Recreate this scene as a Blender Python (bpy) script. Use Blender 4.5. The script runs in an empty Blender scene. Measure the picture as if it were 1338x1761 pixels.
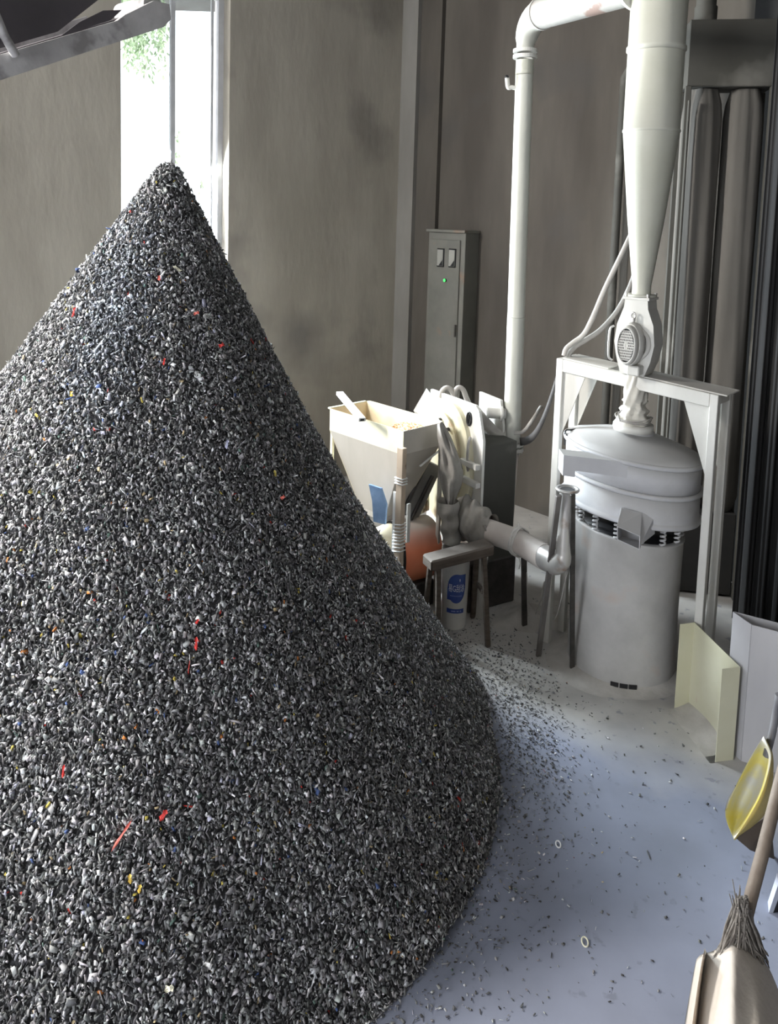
import bpy, math, random
import numpy as np
from mathutils import Vector, Matrix
random.seed(7)
rng = np.random.default_rng(11)
SC = bpy.context.scene
COL = SC.collection

# ------------------------------------------------------------------ camera
F, CX, CY, H = 1350.0, 669.0, 505.0, 2.65
TH, RO = math.atan(132 / F), 0.030
_f = Vector((0, math.cos(TH), -math.sin(TH)))
_u0 = Vector((0, math.sin(TH), math.cos(TH)))
_r0 = Vector((1, 0, 0))
_r = _r0 * math.cos(RO) + _u0 * math.sin(RO)
_u = -_r0 * math.sin(RO) + _u0 * math.cos(RO)
cam_d = bpy.data.cameras.new('camera')
cam = bpy.data.objects.new('camera', cam_d)
COL.objects.link(cam)
m = Matrix((_r, _u, -_f)).transposed().to_4x4()
m.translation = Vector((0, 0, H))
cam.matrix_world = m
cam_d.sensor_width = 36
cam_d.sensor_fit = 'AUTO'
cam_d.lens = F / 1761 * 36
cam_d.shift_y = -(880.5 - CY) / 1761
cam_d.clip_start = 0.05
cam_d.clip_end = 200
SC.camera = cam

# ------------------------------------------------------------------ world, lights, exposure
SKY = 3.6
w = bpy.data.worlds.new('World')
SC.world = w
w.use_nodes = True
nt = w.node_tree
nt.nodes.clear()
bg = nt.nodes.new('ShaderNodeBackground')
wo = nt.nodes.new('ShaderNodeOutputWorld')
tc = nt.nodes.new('ShaderNodeTexCoord')
gr = nt.nodes.new('ShaderNodeSeparateXYZ')
rp = nt.nodes.new('ShaderNodeValToRGB')
rp.color_ramp.elements[0].position = 0.35
rp.color_ramp.elements[0].color = (0.30, 0.31, 0.30, 1)
rp.color_ramp.elements[1].position = 0.62
rp.color_ramp.elements[1].color = (0.90, 0.95, 1.0, 1)
ma = nt.nodes.new('ShaderNodeMath'); ma.operation = 'MULTIPLY_ADD'
ma.inputs[1].default_value = 0.5; ma.inputs[2].default_value = 0.5
nt.links.new(tc.outputs['Generated'], gr.inputs[0])
nt.links.new(gr.outputs['Z'], ma.inputs[0])
nt.links.new(ma.outputs[0], rp.inputs[0])
nt.links.new(rp.outputs[0], bg.inputs[0])
bg.inputs[1].default_value = SKY
nt.links.new(bg.outputs[0], wo.inputs[0])

def area(name, loc, aim, sx, sy, power, col=(1, 1, 1), portal=False):
    d = bpy.data.lights.new(name, 'AREA')
    d.shape = 'RECTANGLE'; d.size = sx; d.size_y = sy
    d.energy = power; d.color = col
    o = bpy.data.objects.new(name, d)
    COL.objects.link(o)
    o.location = loc
    o.rotation_euler = (Vector(aim) - Vector(loc)).to_track_quat('-Z', 'Y').to_euler()
    if portal:
        d.cycles.is_portal = True
    return o

SC.view_settings.view_transform = 'Standard'
SC.view_settings.look = 'None'
SC.view_settings.gamma = 1
SC.view_settings.use_curve_mapping = False
SC.view_settings.exposure = 0.45

# room axes: U runs along the back wall (to the right and nearer), V along the left wall (to the right and farther)
U = Vector((0.69, -0.7238, 0)); V = Vector((0.7238, 0.69, 0)); Z = Vector((0, 0, 1))
CR = Vector((0.13, 8.3, 0))            # room corner on the floor
def room(a, b, z=0):                   # a along the back wall from the corner, b towards the viewer along the left wall
    return CR + U * a - V * b + Z * z

# daylight openings: the window in view, its twin further along the same wall, the open gate behind the camera
area('daylight_window_near', room(-0.35, 7.35, 4.5), (0.8, 4.5, 0.9), 1.4, 1.3, 860, (1.0, 0.975, 0.93))
area('daylight_window_far', room(-0.45, 2.62, 2.25), room(3.2, 3.0, 0.9), 0.9, 1.9, 640, (0.88, 0.94, 1.0))
area('daylight_gate', (-5.0, -3.4, 2.4), (0.2, 4.6, 0.9), 2.3, 4.0, 270, (0.93, 0.96, 1.0))
area('fill_overhead', (0.8, -0.6, 5.5), (0.9, 2.2, 0), 2.2, 2.2, 25, (0.84, 0.91, 1.0))  # added overhead fill; the ceiling has no opening here

# ------------------------------------------------------------------ projection helpers
def ray(u, v):
    return _f + _r * ((u - CX) / F) + _u * ((CY - v) / F)
def at(u, v, y):
    d = ray(u, v)
    return Vector((0, 0, H)) + d * (y / d.y)
def atz(u, v, z=0.0):
    d = ray(u, v)
    return Vector((0, 0, H)) + d * ((z - H) / d.z)

# ------------------------------------------------------------------ materials
_M = {}
def mat(name, c, c2=None, rough=0.7, metal=0.0, scale=6.0, bump=0.0, stretch=(1, 1, 1), lo=0.35, hi=0.65,
        dust=None, spots=None, emit=None, bscale=None, detail=5):
    if name in _M:
        return _M[name]
    M = bpy.data.materials.new(name); M.use_nodes = True
    n = M.node_tree; L = n.links
    b = n.nodes['Principled BSDF']
    b.inputs['Roughness'].default_value = rough
    b.inputs['Metallic'].default_value = metal
    tcn = n.nodes.new('ShaderNodeTexCoord')
    mp = n.nodes.new('ShaderNodeMapping'); mp.inputs['Scale'].default_value = stretch
    L.new(tcn.outputs['Object'], mp.inputs[0])
    nz = n.nodes.new('ShaderNodeTexNoise'); nz.inputs['Scale'].default_value = scale
    nz.inputs['Detail'].default_value = detail; nz.inputs['Roughness'].default_value = 0.6
    L.new(mp.outputs[0], nz.inputs['Vector'])
    r = n.nodes.new('ShaderNodeValToRGB')
    r.color_ramp.elements[0].position = lo; r.color_ramp.elements[1].position = hi
    r.color_ramp.elements[0].color = (*c, 1)
    r.color_ramp.elements[1].color = (*(c2 or c), 1)
    L.new(nz.outputs['Fac'], r.inputs[0])
    out = r.outputs[0]
    if spots:      # (colour, scale, threshold, soft)
        sc_, ss, th, so = spots
        n2 = n.nodes.new('ShaderNodeTexNoise'); n2.inputs['Scale'].default_value = ss; n2.inputs['Detail'].default_value = 4
        L.new(tcn.outputs['Object'], n2.inputs['Vector'])
        r2 = n.nodes.new('ShaderNodeValToRGB')
        r2.color_ramp.elements[0].position = th; r2.color_ramp.elements[1].position = th + so
        L.new(n2.outputs['Fac'], r2.inputs[0])
        mx = n.nodes.new('ShaderNodeMixRGB'); mx.inputs[2].default_value = (*sc_, 1)
        L.new(r2.outputs[0], mx.inputs[0]); L.new(out, mx.inputs[1]); out = mx.outputs[0]
    if dust:       # dust settled on upward faces: (colour, amount)
        ge = n.nodes.new('ShaderNodeNewGeometry'); sp = n.nodes.new('ShaderNodeSeparateXYZ')
        L.new(ge.outputs['Normal'], sp.inputs[0])
        r3 = n.nodes.new('ShaderNodeMapRange')
        r3.inputs[1].default_value = 0.2; r3.inputs[2].default_value = 0.8
        r3.inputs[3].default_value = 0.0; r3.inputs[4].default_value = dust[1]
        L.new(sp.outputs['Z'], r3.inputs[0])
        mx = n.nodes.new('ShaderNodeMixRGB'); mx.inputs[2].default_value = (*dust[0], 1)
        L.new(r3.outputs[0], mx.inputs[0]); L.new(out, mx.inputs[1]); out = mx.outputs[0]
    L.new(out, b.inputs['Base Color'])
    if bump:
        bn = n.nodes.new('ShaderNodeBump'); bn.inputs['Strength'].default_value = min(1, bump)
        bn.inputs['Distance'].default_value = 0.01
        n4 = n.nodes.new('ShaderNodeTexNoise'); n4.inputs['Scale'].default_value = bscale or scale * 5
        n4.inputs['Detail'].default_value = 6
        L.new(mp.outputs[0], n4.inputs['Vector'])
        L.new(n4.outputs['Fac'], bn.inputs['Height']); L.new(bn.outputs[0], b.inputs['Normal'])
    if emit:
        b.inputs['Emission Color'].default_value = (*emit[0], 1)
        b.inputs['Emission Strength'].default_value = emit[1]
    _M[name] = M
    return M

DUST = (0.42, 0.40, 0.37)
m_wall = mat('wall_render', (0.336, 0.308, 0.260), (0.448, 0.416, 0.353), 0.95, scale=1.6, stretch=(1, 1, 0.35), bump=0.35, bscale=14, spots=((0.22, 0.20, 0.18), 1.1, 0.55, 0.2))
m_wallb = mat('wall_dark_render', (0.063, 0.055, 0.047), (0.117, 0.105, 0.090), 0.95, scale=1.2, stretch=(1, 1, 0.22), bump=0.35, bscale=14, spots=((0.07, 0.065, 0.06), 0.9, 0.56, 0.12))  # render of the back wall, darker than the left wall's
m_dark = mat('unlit_near_black', (0.015, 0.015, 0.016), (0.025, 0.024, 0.022), 0.95, scale=2)  # near-black colour stands in for darkness beyond the wall and under the filter
m_ceil = mat('ceiling_board', (0.16, 0.15, 0.15), (0.2, 0.2, 0.2), 0.9, scale=2)
m_white = mat('dusty_white_paint', (0.529, 0.520, 0.485), (0.617, 0.608, 0.573), 0.55, scale=4, stretch=(1, 1, .5), dust=(DUST, .5), bump=0.08, bscale=60, spots=((0.42, 0.40, 0.37), 3, 0.60, 0.2))
m_sieve = mat('dusty_grey_white_paint', (0.480, 0.480, 0.504), (0.573, 0.573, 0.588), 0.5, scale=3, dust=((.50, .49, .47), .7), bump=0.06, bscale=80, spots=((0.42, 0.41, 0.40), 4, 0.58, 0.2))
m_base = mat('dusty_base_paint', (0.394, 0.385, 0.376), (0.493, 0.484, 0.475), 0.75, scale=3.5, bump=0.15, bscale=30, spots=((0.47, 0.38, 0.33), 3.5, 0.60, 0.15))
m_cyc = mat('cyclone_cream_paint', (0.437, 0.437, 0.367), (0.491, 0.491, 0.429), 0.55, scale=2, bump=0.05, bscale=50, dust=(DUST, .4))
m_pole = mat('pole_paint', (0.44, 0.44, 0.40), (0.52, 0.52, 0.47), 0.6, scale=3, stretch=(1, 1, .4), dust=(DUST, .5), bump=0.05, bscale=50)
m_cream = mat('cream_paint', (0.634, 0.592, 0.426), (0.704, 0.670, 0.517), 0.5, scale=5, bump=0.06, bscale=60, spots=((0.50, 0.42, 0.32), 6, 0.66, 0.06))
m_creamin = mat('cream_paint_worn', (0.612, 0.528, 0.357), (0.702, 0.634, 0.468), 0.6, scale=5, spots=((0.58, 0.38, 0.24), 7, 0.60, 0.1))
m_greyface = mat('hopper_grey_face', (0.370, 0.343, 0.299), (0.440, 0.405, 0.361), 0.65, scale=3, stretch=(1, 1, .4), spots=((0.28, 0.26, 0.23), 5, 0.64, 0.08))
m_steel = mat('dark_steel', (0.05, 0.048, 0.046), (0.11, 0.10, 0.095), 0.5, 0.6, scale=9, bump=0.1)
m_galv = mat('galvanised_steel', (0.42, 0.41, 0.40), (0.60, 0.58, 0.55), 0.35, 0.5, scale=7, stretch=(1, 1, .4), spots=((0.34, 0.25, 0.19), 9, 0.58, 0.12))
m_pipe = mat('dusty_pipe_paint', (0.52, 0.46, 0.42), (0.62, 0.57, 0.53), 0.5, scale=5, dust=((.47, .44, .41), .7), bump=.1, bscale=50)
m_cloth = mat('grey_dusty_cloth', (0.216, 0.200, 0.184), (0.304, 0.288, 0.264), 0.95, scale=8, bump=0.5, bscale=25)
m_bag = mat('filter_bag_cloth', (0.102, 0.096, 0.087), (0.162, 0.150, 0.135), 0.9, scale=1.8, stretch=(1, 1, .25), bump=0.3, bscale=7)
m_filter = mat('filter_box_paint', (0.057, 0.055, 0.048), (0.077, 0.075, 0.065), 0.8, scale=2, spots=((0.15, 0.145, 0.13), 2, .55, .1))
m_cab = mat('cabinet_paint', (0.123, 0.123, 0.109), (0.160, 0.157, 0.138), 0.65, scale=3, spots=((0.24, 0.15, 0.10), 2.6, 0.62, 0.1))
m_wood = mat('weathered_wood', (0.073, 0.057, 0.045), (0.134, 0.106, 0.086), 0.85, scale=5, stretch=(1, 1, 6), dust=((.22, .2, .18), .5), bump=.3, bscale=20)
m_ply = mat('bare_timber', (0.42, 0.33, 0.25), (0.56, 0.46, 0.36), 0.8, scale=5, stretch=(1, 1, .3), spots=((0.22, 0.17, 0.13), 8, 0.62, 0.05))
m_orange = mat('orange_paint', (0.92, 0.26, 0.12), (0.95, 0.33, 0.18), 0.55, scale=3, dust=((0.42, 0.38, 0.34), .95))
m_rub = mat('black_rubber', (0.018, 0.018, 0.02), (0.03, 0.03, 0.033), 0.6, scale=6)
m_blue = mat('blue_film', (0.16, 0.27, 0.46), (0.30, 0.45, 0.68), 0.35, scale=6)
m_pelletm = mat('pale_wood_granules', (0.62, 0.36, 0.20), (0.80, 0.62, 0.42), 0.9, scale=40)
m_whitesheet = mat('white_sheet', (0.702, 0.702, 0.702), (0.756, 0.756, 0.747), 0.5, scale=6, spots=((0.6, 0.5, 0.48), 5, .64, .1))
m_plastic = mat('white_plastic', (0.72, 0.71, 0.69), (0.78, 0.77, 0.75), 0.4, scale=6, dust=(DUST, .6))
m_label = mat('blue_label_print', (0.035, 0.06, 0.25), (0.05, 0.10, 0.32), 0.4, scale=14)
m_print = mat('white_label_print', (0.8, 0.82, 0.88), None, 0.5)
m_sheetcream = mat('cream_sheet_metal', (0.561, 0.544, 0.399), (0.612, 0.595, 0.468), 0.45, scale=3, spots=((0.55, 0.47, 0.38), 6, .66, .05))
m_greybox = mat('grey_sheet_metal', (0.390, 0.382, 0.398), (0.452, 0.445, 0.460), 0.5, scale=3, stretch=(1, 1, .4))
m_yellow = mat('yellow_scoop_plastic', (0.72, 0.62, 0.10), (0.72, 0.70, 0.45), 0.45, scale=6, spots=((0.62, 0.62, 0.60), 5, 0.44, 0.12))
m_brown = mat('brown_piece', (0.10, 0.08, 0.065), (0.14, 0.11, 0.09), 0.8, scale=6)
m_handle = mat('broom_handle_wood', (0.135, 0.104, 0.081), (0.198, 0.162, 0.131), 0.7, scale=8, stretch=(1, 1, .2), bump=.3)
m_twig = mat('dry_twig', (0.112, 0.098, 0.084), (0.238, 0.217, 0.196), 0.9, scale=30)
m_sack = mat('pale_sack_cloth', (0.510, 0.458, 0.396), (0.598, 0.546, 0.493), 0.9, scale=4, bump=.3, bscale=40, spots=((0.45, 0.36, 0.28), 4, .66, .08))
m_conv = mat('conveyor_steel', (0.33, 0.32, 0.32), (0.46, 0.45, 0.45), 0.6, scale=5, bump=.15, spots=((0.22, 0.21, 0.21), 6, .58, .1))
m_belt = mat('conveyor_belt_rubber', (0.055, 0.048, 0.055), (0.08, 0.07, 0.078), 0.6, scale=3)
m_conduit = mat('dusty_hose', (0.33, 0.31, 0.29), (0.42, 0.40, 0.37), 0.8, scale=10)
m_alu = mat('window_aluminium', (0.50, 0.51, 0.52), (0.6, 0.6, 0.62), 0.5, scale=6)
m_green = mat('green_lamp', (0.05, 0.8, 0.1), None, 0.3, emit=((0.05, 1.0, 0.12), 1.6))
m_leaf = mat('leaf', (0.42, 0.56, 0.36), (0.62, 0.72, 0.55), 0.6, scale=9)
m_bark = mat('bark', (0.3, 0.26, 0.22), (0.4, 0.36, 0.3), 0.9, scale=9)
m_yard = mat('outside_ground', (0.5, 0.5, 0.46), (0.6, 0.6, 0.55), 0.95, scale=2)
m_black = mat('black_plastic', (0.012, 0.012, 0.014), None, 0.4)
m_meter = mat('meter_face', (0.30, 0.30, 0.28), (0.34, 0.34, 0.31), 0.25, scale=10)
m_dustpile = mat('pale_powder', (0.42, 0.40, 0.37), (0.52, 0.50, 0.47), 0.98, scale=9, bump=.3, bscale=30)
m_red = mat('red_plastic', (0.62, 0.035, 0.03), (0.7, 0.06, 0.05), 0.45, scale=20)
m_salmon = mat('salmon_plastic', (0.75, 0.16, 0.12), (0.8, 0.22, 0.18), 0.4, scale=20)
m_yel = mat('yellow_plastic', (0.80, 0.55, 0.09), (0.85, 0.62, 0.15), 0.45, scale=20)
m_lil = mat('lilac_plastic', (0.55, 0.57, 0.78), (0.65, 0.66, 0.85), 0.45, scale=20)
m_ring = mat('pale_ring_plastic', (0.62, 0.60, 0.45), (0.7, 0.68, 0.55), 0.4, scale=20)

def glass():
    M = bpy.data.materials.new('window_glass'); M.use_nodes = True
    n = M.node_tree; L = n.links; n.nodes.clear()
    o = n.nodes.new('ShaderNodeOutputMaterial'); t = n.nodes.new('ShaderNodeBsdfTransparent')
    t.inputs[0].default_value = (0.93, 0.95, 0.95, 1)
    g = n.nodes.new('ShaderNodeBsdfGlossy'); g.inputs['Roughness'].default_value = 0.05
    fr = n.nodes.new('ShaderNodeFresnel'); fr.inputs[0].default_value = 1.45
    mx = n.nodes.new('ShaderNodeMixShader')
    L.new(fr.outputs[0], mx.inputs[0]); L.new(t.outputs[0], mx.inputs[1]); L.new(g.outputs[0], mx.inputs[2])
    L.new(mx.outputs[0], o.inputs[0])
    return M
m_glass = glass()

def floor_mat():
    M = bpy.data.materials.new('floor_concrete'); M.use_nodes = True
    n = M.node_tree; L = n.links; b = n.nodes['Principled BSDF']
    b.inputs['Roughness'].default_value = 0.62
    t = n.nodes.new('ShaderNodeTexCoord')
    n1 = n.nodes.new('ShaderNodeTexNoise'); n1.inputs['Scale'].default_value = 2.2; n1.inputs['Detail'].default_value = 9
    L.new(t.outputs['Object'], n1.inputs['Vector'])
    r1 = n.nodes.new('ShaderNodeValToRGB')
    r1.color_ramp.elements[0].position = .3; r1.color_ramp.elements[0].color = (0.185, 0.20, 0.255, 1)  # bluish concrete tone carries the window's sky light
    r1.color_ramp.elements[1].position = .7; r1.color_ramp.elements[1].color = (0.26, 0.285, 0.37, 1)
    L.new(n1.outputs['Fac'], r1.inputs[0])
    # beige powder on the far part; nearer, the blue of window light is painted in
    sx = n.nodes.new('ShaderNodeSeparateXYZ'); L.new(t.outputs['Object'], sx.inputs[0])
    n2 = n.nodes.new('ShaderNodeTexNoise'); n2.inputs['Scale'].default_value = 1.8; n2.inputs['Detail'].default_value = 5
    L.new(t.outputs['Object'], n2.inputs['Vector'])
    ad = n.nodes.new('ShaderNodeMath'); ad.operation = 'MULTIPLY_ADD'; ad.inputs[1].default_value = 0.8
    L.new(n2.outputs['Fac'], ad.inputs[0]); L.new(sx.outputs['Y'], ad.inputs[2])
    xx = n.nodes.new('ShaderNodeMath'); xx.operation = 'MULTIPLY_ADD'; xx.inputs[1].default_value = 0.75
    L.new(sx.outputs['X'], xx.inputs[0]); L.new(ad.outputs[0], xx.inputs[2])
    mr = n.nodes.new('ShaderNodeMapRange'); mr.inputs[1].default_value = 2.30; mr.inputs[2].default_value = 2.85
    L.new(xx.outputs[0], mr.inputs[0])
    n3 = n.nodes.new('ShaderNodeTexNoise'); n3.inputs['Scale'].default_value = 5; n3.inputs['Detail'].default_value = 6
    L.new(t.outputs['Object'], n3.inputs['Vector'])
    r3 = n.nodes.new('ShaderNodeValToRGB')
    r3.color_ramp.elements[0].position = .35; r3.color_ramp.elements[0].color = (0.42, 0.405, 0.385, 1)
    r3.color_ramp.elements[1].position = .65; r3.color_ramp.elements[1].color = (0.52, 0.505, 0.48, 1)
    L.new(n3.outputs['Fac'], r3.inputs[0])
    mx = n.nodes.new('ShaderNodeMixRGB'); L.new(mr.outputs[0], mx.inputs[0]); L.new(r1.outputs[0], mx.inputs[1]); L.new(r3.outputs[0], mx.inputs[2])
    # dark grit stains
    n5 = n.nodes.new('ShaderNodeTexNoise'); n5.inputs['Scale'].default_value = 16; n5.inputs['Detail'].default_value = 3
    L.new(t.outputs['Object'], n5.inputs['Vector'])
    r5 = n.nodes.new('ShaderNodeValToRGB'); r5.color_ramp.elements[0].position = .64; r5.color_ramp.elements[1].position = .70
    r5.color_ramp.elements[1].color = (.55, .55, .55, 1)
    L.new(n5.outputs['Fac'], r5.inputs[0])
    mx2 = n.nodes.new('ShaderNodeMixRGB'); L.new(r5.outputs[0], mx2.inputs[0]); L.new(mx.outputs[0], mx2.inputs[1]); mx2.inputs[2].default_value = (.16, .17, .21, 1)
    L.new(mx2.outputs[0], b.inputs['Base Color'])
    bn = n.nodes.new('ShaderNodeBump'); bn.inputs['Strength'].default_value = .25; bn.inputs['Distance'].default_value = .01
    L.new(n3.outputs['Fac'], bn.inputs['Height']); L.new(bn.outputs[0], b.inputs['Normal'])
    return M
m_floor = floor_mat()

def chip_mat():
    M = bpy.data.materials.new('shredded_plastic'); M.use_nodes = True
    n = M.node_tree; L = n.links; b = n.nodes['Principled BSDF']
    b.inputs['Roughness'].default_value = 0.75
    b.inputs['Specular IOR Level'].default_value = 0.3
    a = n.nodes.new('ShaderNodeAttribute'); a.attribute_name = 'chip_colour'
    L.new(a.outputs['Color'], b.inputs['Base Color'])
    return M
m_chip = chip_mat()
m_core = mat('pile_core', (0.03, 0.03, 0.032), (0.07, 0.07, 0.075), 0.9, scale=90, bump=.6, bscale=120)

# ------------------------------------------------------------------ mesh helpers
class MB:
    def __init__(s): s.v = []; s.f = []; s.sm = []
    def add(s, vs, fs, smooth=False):
        o = len(s.v); s.v += [tuple(x) for x in vs]
        for f in fs: s.f.append([i + o for i in f]); s.sm.append(smooth)
        return s
    def box(s, c, ax, ay, az):            # centre, three half-axis vectors
        c = Vector(c); vs = []
        for k in (-1, 1):
            for j in (-1, 1):
                for i in (-1, 1): vs.append(c + Vector(ax) * i + Vector(ay) * j + Vector(az) * k)
        return s.add(vs, [(0, 2, 3, 1), (4, 5, 7, 6), (0, 1, 5, 4), (2, 6, 7, 3), (0, 4, 6, 2), (1, 3, 7, 5)])
    def bbox(s, c, ax, ay, az, b=0.004):   # box with chamfered edges
        c = Vector(c); A = [Vector(ax), Vector(ay), Vector(az)]
        vs = []; ix = {}
        for k in (-1, 1):
            for j in (-1, 1):
                for i in (-1, 1):
                    sg = (i, j, k)
                    for d in range(3):
                        p = c.copy()
                        for q in range(3):
                            l = A[q].length
                            e = A[q] * sg[q]
                            if q != d: e = e * max(0.0, (l - b) / l)
                            p += e
                        ix[(sg, d)] = len(vs); vs.append(p)
        fs = []
        import itertools
        for d in range(3):
            o = [q for q in range(3) if q != d]
            for sd in (-1, 1):
                ring = []
                for a_, b_ in ((-1, -1), (1, -1), (1, 1), (-1, 1)):
                    sg = [0, 0, 0]; sg[d] = sd; sg[o[0]] = a_; sg[o[1]] = b_
                    ring.append(ix[(tuple(sg), d)])
                if (sd == 1) == (d == 1): ring.reverse()
                fs.append(ring)
        for d in range(3):      # edges running along d
            o = [q for q in range(3) if q != d]
            for a_ in (-1, 1):
                for b_ in (-1, 1):
                    s0 = [0, 0, 0]; s0[o[0]] = a_; s0[o[1]] = b_
                    s1 = list(s0); s0[d] = -1; s1[d] = 1
                    fs.append([ix[(tuple(s0), o[0])], ix[(tuple(s1), o[0])], ix[(tuple(s1), o[1])], ix[(tuple(s0), o[1])]])
        for sg in itertools.product((-1, 1), repeat=3):
            fs.append([ix[(sg, 0)], ix[(sg, 1)], ix[(sg, 2)]])
        return s.add(vs, fs)
    def bar(s, p, q, w, h, up=Z, b=0.003):
        p = Vector(p); q = Vector(q); d = q - p; a = d.normalized()
        sd = a.cross(Vector(up))
        if sd.length < 1e-4: sd = a.cross(Vector((1, 0, 0)))
        sd.normalize(); u2 = sd.cross(a).normalized()
        return s.bbox((p + q) / 2, d / 2, sd * w / 2, u2 * h / 2, b)
    def tube(s, path, r, n=12, caps=True, zs=1.0, smooth=True, closed=False):
        P = [Vector(p) for p in path]; m_ = len(P)
        R = r if hasattr(r, '__len__') else [r] * m_
        vs = []; fs = []
        t = (P[1] - P[0]).normalized()
        ref = Vector((0, 0, 1)) if abs(t.z) < 0.9 else Vector((0, 1, 0))
        nn = (ref - t * ref.dot(t)).normalized()
        for i in range(m_):
            if closed: t = (P[(i + 1) % m_] - P[i - 1]).normalized()
            elif i == 0: t = (P[1] - P[0]).normalized()
            elif i == m_ - 1: t = (P[-1] - P[-2]).normalized()
            else: t = ((P[i + 1] - P[i]).normalized() + (P[i] - P[i - 1]).normalized()).normalized()
            nn = (nn - t * nn.dot(t)).normalized(); bb = t.cross(nn)
            for k in range(n):
                a = 2 * math.pi * k / n
                off = (nn * math.cos(a) + bb * math.sin(a)) * R[i]
                off.z *= zs
                vs.append(P[i] + off)
        for i in range(m_ - (0 if closed else 1)):
            for k in range(n):
                i2 = (i + 1) % m_
                fs.append((i * n + k, i * n + (k + 1) % n, i2 * n + (k + 1) % n, i2 * n + k))
        s.add(vs, fs, smooth)
        if caps and not closed:
            s.add(vs[:n], [tuple(range(n))[::-1]]); s.add(vs[-n:], [tuple(range(n))])
        return s
    def lathe(s, prof, c, n=48, axis=Z, smooth=True, lat=None, closed=False):
        c = Vector(c); a = Vector(axis).normalized()
        x = Vector(lat).normalized() if lat else (Vector((1, 0, 0)) if abs(a.x) < .9 else Vector((0, 1, 0)))
        x = (x - a * x.dot(a)).normalized(); y = a.cross(x)
        vs = []
        for r, h in prof:
            for k in range(n):
                t = 2 * math.pi * k / n
                vs.append(c + a * h + (x * math.cos(t) + y * math.sin(t)) * r)
        fs = []
        for i in range(len(prof) - (0 if closed else 1)):
            j = (i + 1) % len(prof)
            for k in range(n):
                fs.append((i * n + k, i * n + (k + 1) % n, j * n + (k + 1) % n, j * n + k))
        return s.add(vs, fs, smooth)
    def prism(s, pts, off):                # planar polygon (3-D points) extruded by off
        P = [Vector(p) for p in pts]; n = len(P); o = Vector(off)
        return s.add(P + [p + o for p in P], [tuple(range(n))[::-1], tuple(range(n, 2 * n))] +
                     [(i, (i + 1) % n, n + (i + 1) % n, n + i) for i in range(n)])
    def grid(s, rows, thick=None, smooth=True):     # rows of points -> surface, optional thickness vector fn
        nr = len(rows); nc = len(rows[0]); vs = [Vector(p) for r_ in rows for p in r_]
        fs = [(i * nc + j, i * nc + j + 1, (i + 1) * nc + j + 1, (i + 1) * nc + j) for i in range(nr - 1) for j in range(nc - 1)]
        if thick is None: return s.add(vs, fs, smooth)
        o = Vector(thick); N = len(vs)
        vs2 = vs + [p + o for p in vs]
        fs2 = [tuple(reversed(f)) for f in fs] + [tuple(i + N for i in f) for f in fs]
        edge = [j for j in range(nc)] + [i * nc + nc - 1 for i in range(1, nr)] + [(nr - 1) * nc + j for j in range(nc - 2, -1, -1)] + [i * nc for i in range(nr - 2, 0, -1)]
        for a in range(len(edge)):
            p, q = edge[a], edge[(a + 1) % len(edge)]
            fs2.append((p, q, q + N, p + N))
        return s.add(vs2, fs2, smooth)
    def build(s, name, mt, parent=None, world=True):
        me = bpy.data.meshes.new(name)
        me.from_pydata([tuple(v) for v in s.v], [], s.f)
        for p, sm in zip(me.polygons, s.sm): p.use_smooth = sm
        me.materials.append(mt)
        # consistent outward normals
        import bmesh
        bm = bmesh.new(); bm.from_mesh(me); bmesh.ops.recalc_face_normals(bm, faces=bm.faces); bm.to_mesh(me); bm.free()
        o = bpy.data.objects.new(name, me); COL.objects.link(o)
        # origin: at mesh centre-bottom
        if s.v:
            a = np.array([tuple(v) for v in s.v]); c = Vector(((a[:, 0].min() + a[:, 0].max()) / 2, (a[:, 1].min() + a[:, 1].max()) / 2, a[:, 2].min()))
            me.transform(Matrix.Translation(-c))
            o.location = c
        if parent:
            base = parent_world(parent)
            o.parent = parent
            o.location = o.location - base
        return o

def parent_world(p):
    l = Vector((0, 0, 0))
    while p is not None:
        l = l + Vector(p.location); p = p.parent
    return l
def thing(name, label, cat, loc, group=None):
    o = bpy.data.objects.new(name, None); COL.objects.link(o); o.location = loc
    o.empty_display_size = 0.1
    o['label'] = label; o['category'] = cat
    if group: o['group'] = group
    return o
def tag(o, label, cat, group=None, kind=None):
    o['label'] = label; o['category'] = cat
    if group: o['group'] = group
    if kind: o['kind'] = kind
    return o
def struct(o, label=None):
    o['kind'] = 'structure'
    if label: o['label'] = label
    return o
def bez(pts, n=10):                        # Catmull-Rom through points
    P = [Vector(p) for p in pts]; P = [P[0] * 2 - P[1]] + P + [P[-1] * 2 - P[-2]]
    out = []
    for i in range(1, len(P) - 2):
        for k in range(n):
            t = k / n; a, b, c, d = P[i - 1:i + 3]
            out.append(0.5 * ((2 * b) + (c - a) * t + (2 * a - 5 * b + 4 * c - d) * t * t + (3 * b - a - 3 * c + d) * t ** 3))
    out.append(P[-2]); return out
def hw(v, s=0.5): return Vector(v) * s

# ------------------------------------------------------------------ the room
CEIL = 5.6
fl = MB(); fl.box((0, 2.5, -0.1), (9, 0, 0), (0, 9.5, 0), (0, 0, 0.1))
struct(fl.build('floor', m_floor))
ce = MB(); ce.box((0, 2.5, CEIL + 0.1), (9, 0, 0), (0, 9.5, 0), (0, 0, 0.1))
struct(ce.build('ceiling', m_ceil))

def room_box(mb, a0, a1, b0, b1, z0, z1):
    c = room((a0 + a1) / 2, (b0 + b1) / 2, (z0 + z1) / 2)
    return mb.box(c, U * (a1 - a0) / 2, V * (b1 - b0) / 2, Z * (z1 - z0) / 2)
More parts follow.
